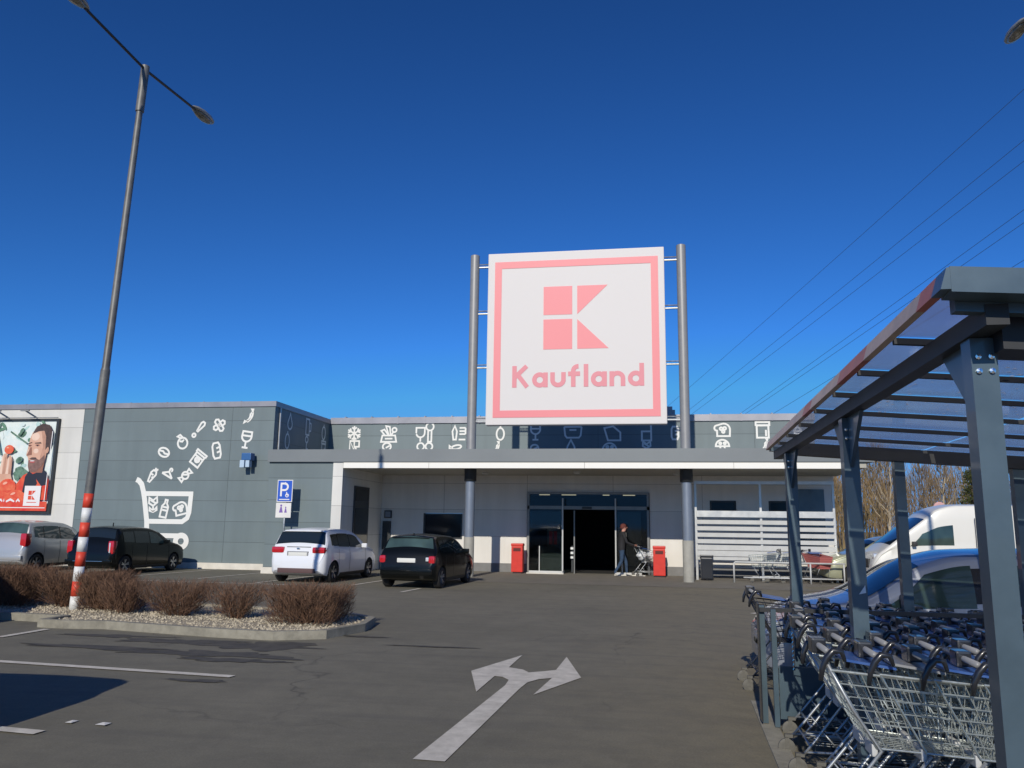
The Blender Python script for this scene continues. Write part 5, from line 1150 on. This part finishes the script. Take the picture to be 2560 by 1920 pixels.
# far cars
sp = hatch(4.0, 1.66, 1.46, M['paint_beige'], wglass=M['windscreen_blue'], sglass=M['car_glass_green'])
make_car('parked_car', 'pale green car far behind the shelter next to the slatted screen', 'car', sp, (7.15, 27.6, 0), R(97), 'cars parked beyond the trolley shelter')
# white high-roof van
van = dict(L=5.4, W=1.95, H=2.36, paint=M['paint_van'], glass=M['car_glass'], wr=.33, wb=(1.0, 4.5), tw=.92, er=.06, ef=.24, n1=.93, n2=.80, ns=64,
           top=[(0, 1.9), (.05, 2.20), (.3, 2.33), (2.0, 2.37), (3.1, 2.36), (3.6, 2.26), (3.95, 2.00), (4.95, 1.24), (5.08, 1.13), (5.25, 1.0), (5.36, .82), (5.4, .66)],
           belt=[(0, 1.15), (.3, 1.22), (4.2, 1.22), (4.8, 1.14), (5.15, .95), (5.4, .60)],
           rear=(.02, .06, 2.4), wind=(3.98, 4.92, 2.16), wglass=M['windscreen_blue'], sglass=M['car_glass_green'],
           side=[(3.28, 4.42, .04, .56, .0, .34)], mirror=(4.30, 1.22), mirror_m=M['car_trim'],
           boxes=[(.955, .985, 2.88, 3.1, 1.08, 1.12, M['car_trim'], 'door_handle'), (-.985, -.955, 2.88, 3.1, 1.08, 1.12, M['car_trim'], 'door_handle'), (-.99, -.965, .6, 4.4, .80, .86, M['car_trim'], 'side_strip'), (.965, .99, .6, 4.4, .80, .86, M['car_trim'], 'side_strip'),
                  (-.988, -.968, 2.72, 2.735, .5, 2.0, M['car_trim'], 'door_gap'), (.968, .988, 2.72, 2.735, .5, 2.0, M['car_trim'], 'door_gap'), (-.8, -.55, 5.1, 5.34, .8, 1.0, M['lamp_clear'], 'headlight'), (.55, .8, 5.1, 5.34, .8, 1.0, M['lamp_clear'], 'headlight'), (-.5, .5, 5.3, 5.42, .6, .85, M['car_trim'], 'grille')])
make_car('white_van', 'white high roofed panel van facing left beyond the silver blue car', 'van', van, (8.72, 24.98, 0), R(90))
t = thing('box_truck', 'white box lorry body rising behind the white van at the right edge', 'lorry', (15.2, 31.4, 0))
MB().rbox(-2.9, 2.9, -1.1, 1.1, .9, 3.05, .05).build('cargo_box', M['paint_van'], t); MB().box(-2.8, 3.4, -.5, .5, .5, .9).build('chassis', M['car_trim'], t)
MB().rbox(2.95, 4.6, -1.0, 1.0, .6, 2.3, .15).build('cab', M['paint_van'], t)
for x in (-1.8, 3.7):
    for s in (-1, 1): MB().lathe([(0, -.12), (.42, -.12), (.45, -.08), (.45, .08), (.42, .12), (0, .12)], 20, 'y', (x, s * .92, .45)).build('wheel', M['rubber'], t, True, angle=40)
# car outside the left edge whose shadow falls into the picture
sp = hatch(4.0, 1.66, 1.60, M['paint_silver'])
make_car('parked_car', 'silver car parked just left of view casting the dark triangular shadow', 'car', sp, (-7.12, 4.42, 0), R(90))
van2 = dict(van); van2 = {**van, 'paint': M['paint_white']}
make_car('white_van', 'white van parked left of view shading the left end of the island', 'van', van2, (-13.0, 9.9, 0), R(-90))

# ------------------------------------------------------------------ person with trolley at the door
def skin_mesh(name, chains):
    """chains: list of (points, radii); every chain is its own skinned limb tree rooted at its first point"""
    vs = []; es = []; rad = []; roots = []; key = {}
    for pts, rads in chains:
        prev = None
        for p, r in zip(pts, rads):
            kk = tuple(round(q, 5) for q in p)
            if kk in key: i = key[kk]
            else:
                i = len(vs); key[kk] = i; vs.append(p); rad.append(r)
            if prev is not None and prev != i: es.append((prev, i))
            prev = i
    me = bpy.data.meshes.new(name); me.from_pydata(vs, es, []); ob = bpy.data.objects.new(name, me); col.objects.link(ob)
    sk = ob.modifiers.new('skin', 'SKIN'); sk.use_smooth_shade = True
    sv = me.skin_vertices[0].data
    for i, r in enumerate(rad):
        rr = r if isinstance(r, tuple) else (r, r); sv[i].radius = rr; sv[i].use_root = False
    # one root for every connected piece
    par = list(range(len(vs)))
    def find(a):
        while par[a] != a: a = par[a]
        return a
    for a, b in es: par[find(a)] = find(b)
    seen = set()
    for i in range(len(vs)):
        f = find(i)
        if f not in seen: seen.add(f); sv[i].use_root = True
    sd = ob.modifiers.new('sub', 'SUBSURF'); sd.levels = 2; sd.render_levels = 2
    bpy.context.view_layer.update()
    nm = bpy.data.meshes.new_from_object(ob.evaluated_get(bpy.context.evaluated_depsgraph_get())); bpy.data.objects.remove(ob); return nm
# facing +y, 1.74 m; legs in mid-stride, arms forward to a handle at y=.46, z=1.02
pelvis = (0, 0, .92); ch = []
ch.append(([pelvis, (0, .015, 1.05), (0, .03, 1.20), (0, .05, 1.36), (0, .07, 1.455), (0, .09, 1.50), (0, .105, 1.56), (0, .12, 1.64), (0, .115, 1.70)], [(.165, .12), (.165, .125), (.18, .13), (.175, .12), (.10, .085), (.055, .058), (.066, .080), (.078, .098), (.055, .07)]))
for s, kn, an, toe in ((-1, (-.10, .20, .50), (-.10, .22, .09), (-.11, .40, .045)), (1, (.10, -.02, .49), (.10, -.26, .13), (.10, -.13, .04))):
    ch.append(([pelvis, (s * .095, .01, .84), kn, an, toe], [(.165, .12), .092, .064, .046, .036]))
    ch.append(([(0, .05, 1.36), (s * .185, .05, 1.40), (s * .225, .06, 1.33), (s * .235, .14, 1.12), (s * .215, .37, 1.045), (s * .21, .435, 1.04)], [(.175, .12), .062, .060, .048, .036, .028]))
    wx = s * .21
    for q, l in ((-.028, .052), (-.010, .060), (.008, .056), (.026, .045)):
        ch.append(([(wx + q * .9, .445, 1.045), (wx + q, .445 + l * .5, 1.055), (wx + q, .445 + l * .8, 1.035), (wx + q, .445 + l * .55, 1.005)], [.011, .0095, .009, .008]))
    ch.append(([(wx - s * .028, .435, 1.035), (wx - s * .042, .460, 1.02), (wx - s * .036, .485, 1.005)], [.012, .010, .008]))
# nose and ears belong to the head
ch.append(([(0, .205, 1.635), (0, .232, 1.615)], [.014, .016])); ch.append(([(-.083, .11, 1.635), (-.090, .10, 1.61)], [.016, .012])); ch.append(([(.083, .11, 1.635), (.090, .10, 1.61)], [.016, .012]))
pm_ = skin_mesh('body', ch)
for k in ('skin', 'jacket', 'jeans', 'shoe'): pm_.materials.append(M[k])
for f in pm_.polygons:
    c = f.center
    if c.z > 1.495: f.material_index = 0
    elif c.y > .405 and c.z > .9: f.material_index = 0
    elif c.z > .86: f.material_index = 1
    elif c.z > .115 or (c.z > .16 and c.y < -.2): f.material_index = 2
    else: f.material_index = 3
pt = thing('person', 'person in dark jacket, blue jeans and white shoes pushing a trolley out of the entrance', 'person', (-1.0, 28.15, 0), R(-72))
po = bpy.data.objects.new('body', pm_); col.objects.link(po); po.parent = pt
hm = MB(); vs = []; fs_ = []
for i in range(9):
    for j in range(16):
        th, ph = (i / 8) * PI * .56, 2 * PI * j / 16
        r = 1.0; vs.append((.092 * math.sin(th) * math.cos(ph), .098 + .115 * math.sin(th) * math.sin(ph) - .012, 1.655 + .105 * math.cos(th) - (.05 * (1 - math.sin(ph)) * .5 if i > 5 else 0)))
for i in range(8):
    for j in range(16): fs_.append((i * 16 + j, i * 16 + (j + 1) % 16, (i + 1) * 16 + (j + 1) % 16, (i + 1) * 16 + j))
hm.add(vs, fs_).build('hair', M['hair'], pt, True)
ey = MB()
for s in (-1, 1): ey.lathe([(0, .006), (.009, .003), (.011, 0)], 8, 'y', (s * .032, .207, 1.652))
ey.build('eye', M['dark_frame'], pt); MB().box(-.025, .025, .203, .209, 1.578, 1.585).build('mouth', M['p_lips'], pt)
MB().add([(.02, .165, 1.47), (.05, .168, 1.46), (.06, .188, 1.18), (.035, .19, 1.18)], [(0, 1, 2, 3)]).build('jacket_zip', M['p_white'], pt)
dx, dy = math.sin(R(72)), math.cos(R(72))
pc = dup(base, (-1.0 + dx * 1.02, 28.15 + dy * 1.02, 0), R(-72), 'trolley with white bags being pushed out of the entrance by the person', 'trolley in use at the entrance')
for (q, z, r) in ((.72, .70, .16), (1.05, .72, .15), (1.30, .70, .12)):
    bm = bmesh.new(); bmesh.ops.create_icosphere(bm, subdivisions=3, radius=r)
    rr = random.Random(int(q * 100))
    for v in bm.verts: v.co *= 1 + .22 * math.sin(v.co.x * 31 + v.co.y * 23) * math.cos(v.co.z * 27); v.co.z *= .95; v.co += Vector((-1.0 + dx * q, 28.15 + dy * q, z))
    o = MB().addbm(bm).build('shopping_bag', M['bag_white'], None, True)
    tag(o, {.72: 'white carrier bag at the handle end of the pushed trolley', 1.05: 'white carrier bag in the middle of the pushed trolley', 1.30: 'smallest white carrier bag at the front of the pushed trolley'}[q], 'bag', 'white bags in the pushed trolley')

# ------------------------------------------------------------------ overhead wires
W_ = [((22.64, 40, 26.88), (-7.55, 130, 11.93)), ((22.32, 40, 23.79), (-7.56, 130, 9.60)), ((22.18, 40, 22.5), (-7.56, 130, 9.23)), ((21.9, 40, 19.81), (-7.59, 130, 4.58)), ((21.82, 40, 19.01), (-7.59, 130, 4.72)), ((21.59, 40, 16.82), (-7.6, 130, 3.82))]
nm = ['highest', 'second highest', 'third highest', 'fourth highest', 'fifth highest', 'lowest']
for i, (a, b) in enumerate(W_):
    a, b = Vector(a), Vector(b); pts = []
    for k in range(-6, 21):
        q = k / 20; p = a + (b - a) * q; p.z -= 0.9 * 4 * q * (1 - q) * .35 if 0 < q < 1 else 0; pts.append(p)
    tag(MB().tube(pts, .0135, 4, 0, False).build('overhead_wire', M['cable']), '%s of the dark overhead wires slanting up at the right' % nm[i], 'wire', 'overhead wires')

# ------------------------------------------------------------------ trees behind on the right
def twig_cloud(mb, base_, h, spread, n, rr, size):
    for _ in range(n):
        q = rr.random() ** .8; z = h * (.22 + .78 * q); rad = spread * (.35 + .65 * math.sin(PI * min(1, .15 + q * .8))) * (1 - .5 * q)
        a = rr.uniform(0, 6.28); d_ = rad * math.sqrt(rr.random()); p = Vector((base_[0] + math.cos(a) * d_, base_[1] + math.sin(a) * d_, base_[2] + z))
        e = p + Vector((math.cos(a) * .22 + rr.gauss(0, .1), math.sin(a) * .22 + rr.gauss(0, .1), rr.uniform(.35, 1.0))) * size
        s = Vector((rr.gauss(0, 1), rr.gauss(0, 1), .2)).normalized() * rr.uniform(.012, .026)
        mb.add([p - s, p + s, e + s * .2, e - s * .2], [(0, 1, 2, 3)])
rw_ = random.Random(77); wm = MB()
for i in range(620):
    x, y = rw_.uniform(8, 66), rw_.uniform(58, 84); h = rw_.uniform(3.8, 6.4) * (y / 60)
    wm.tube([(x, y, 0), (x + rw_.gauss(0, .12), y, h * .5), (x + rw_.gauss(0, .3), y, h)], [.06, .04, .012], 4, 0, False)
    twig_cloud(wm, (x, y, 0), h * 1.0, 1.0, 64, rw_, 1.15)
wd = wm.build('woodland', M['bark_olive']); tag(wd, 'brown leafless wood of thin stems behind the car park on the right', 'woodland', kind='stuff')
gm = MB()
for i in range(2600):
    x, y = rw_.uniform(8, 60), rw_.uniform(46, 57); h = rw_.uniform(.3, .9); s = rw_.uniform(.02, .05)
    gm.add([(x - s, y, 0), (x + s, y, 0), (x + rw_.gauss(0, .15), y, h)], [(0, 1, 2)])
tag(gm.build('verge_grass', M['dry_grass']), 'dry verge grass in front of the bare wood', 'grass', kind='stuff')
def bare_tree(x, y, h, lab, m, sp_=1.2, n=420):
    rr = random.Random(int(x * 100)); t = thing('bare_tree', lab, 'tree', (x, y, 0), 0, 'bare trees beyond the car park')
    tr = MB().tube([(0, 0, 0), (rr.gauss(0, .08), 0, h * .4), (rr.gauss(0, .15), 0, h * .75), (rr.gauss(0, .2), 0, h)], [.085, .065, .035, .01], 6, 0, False)
    for i in range(16):
        z = h * rr.uniform(.3, .9); a = rr.uniform(0, 6.28); l = h * .22 * (1.2 - z / h); tr.tube([(0, 0, z), (math.cos(a) * l * .6, math.sin(a) * l * .6, z + l * .7), (math.cos(a) * l, math.sin(a) * l, z + l * 1.6)], [.025, .016, .006], 4, 0, False)
    tr.build('trunk', m, t); cm = MB(); twig_cloud(cm, (0, 0, h * .12), h * .9, sp_, n, rr, .8); cm.build('crown', M['bark_olive'] if rr.random() < .5 else M['bark'], t)
bare_tree(12.2, 45.0, 5.4, 'slim pale trunked tree left of the second shelter post', M['bark_pale'], .8, 220)
bare_tree(15.2, 46.0, 5.0, 'pale thin trunk rising above the nose of the white van', M['bark_pale'], .8, 220)
bare_tree(13.6, 52.0, 6.6, 'tallest reddish bare tree right of the second shelter post', M['bark'], 1.5, 700)
bare_tree(10.4, 50.0, 4.6, 'low bare tree nearest the end of the canopy', M['bark'], 1.3, 500)
bare_tree(17.0, 55.0, 5.4, 'bare bushy tree right of the tallest reddish one', M['bark'], 1.6, 600)
def evergreen(x, y, h, r, lab, seed):
    rr = random.Random(seed); t = thing('pine_tree', lab, 'tree', (x, y, 0), 0, 'evergreens beyond the car park')
    MB().tube([(0, 0, 0), (.05, 0, h * .6), (0, 0, h * .97)], [.14, .09, .02], 8).build('trunk', M['bark'], t)
    cm = MB()
    for i in range(130):
        z = h * (.12 + .86 * rr.random()); q = 1 - (z / h) ** 1.5; a = rr.uniform(0, 6.28); l = r * (q * .9 + .12) * rr.uniform(.5, 1.1)
        for k in range(26):
            f = rr.uniform(.15, 1); c_ = Vector((math.cos(a) * l * f + rr.gauss(0, .10), math.sin(a) * l * f + rr.gauss(0, .10), z - l * f * .12 + rr.gauss(0, .09)))
            u = Vector((rr.gauss(0, 1), rr.gauss(0, 1), rr.gauss(0, .6))).normalized() * rr.uniform(.05, .12); v_ = Vector((rr.gauss(0, 1), rr.gauss(0, 1), rr.gauss(0, 1))).normalized() * rr.uniform(.015, .04)
            cm.add([c_ - u, c_ + v_, c_ + u, c_ - v_], [(0, 1, 2, 3)])
    cm.build('crown', M['needle'], t)
evergreen(13.75, 38.0, 4.4, 1.25, 'dark evergreen above the van roof beside the nearest shelter post', 3)
evergreen(16.9, 40.0, 4.9, 1.9, 'dark evergreen at the right edge behind the shelter', 4)
t = thing('road_sign', 'small pale red round sign above the nose of the white van', 'sign', (9.6, 29.5, 0))
MB().tube([(0, 0, 0), (0, 0, 2.5)], .03, 8).build('post', M['galv'], t); MB().lathe([(0, -.02), (.20, -.02), (.20, .02), (0, .02)], 20, 'y', (0, -.05, 2.42)).build('disc', M['sign_pale'], t)
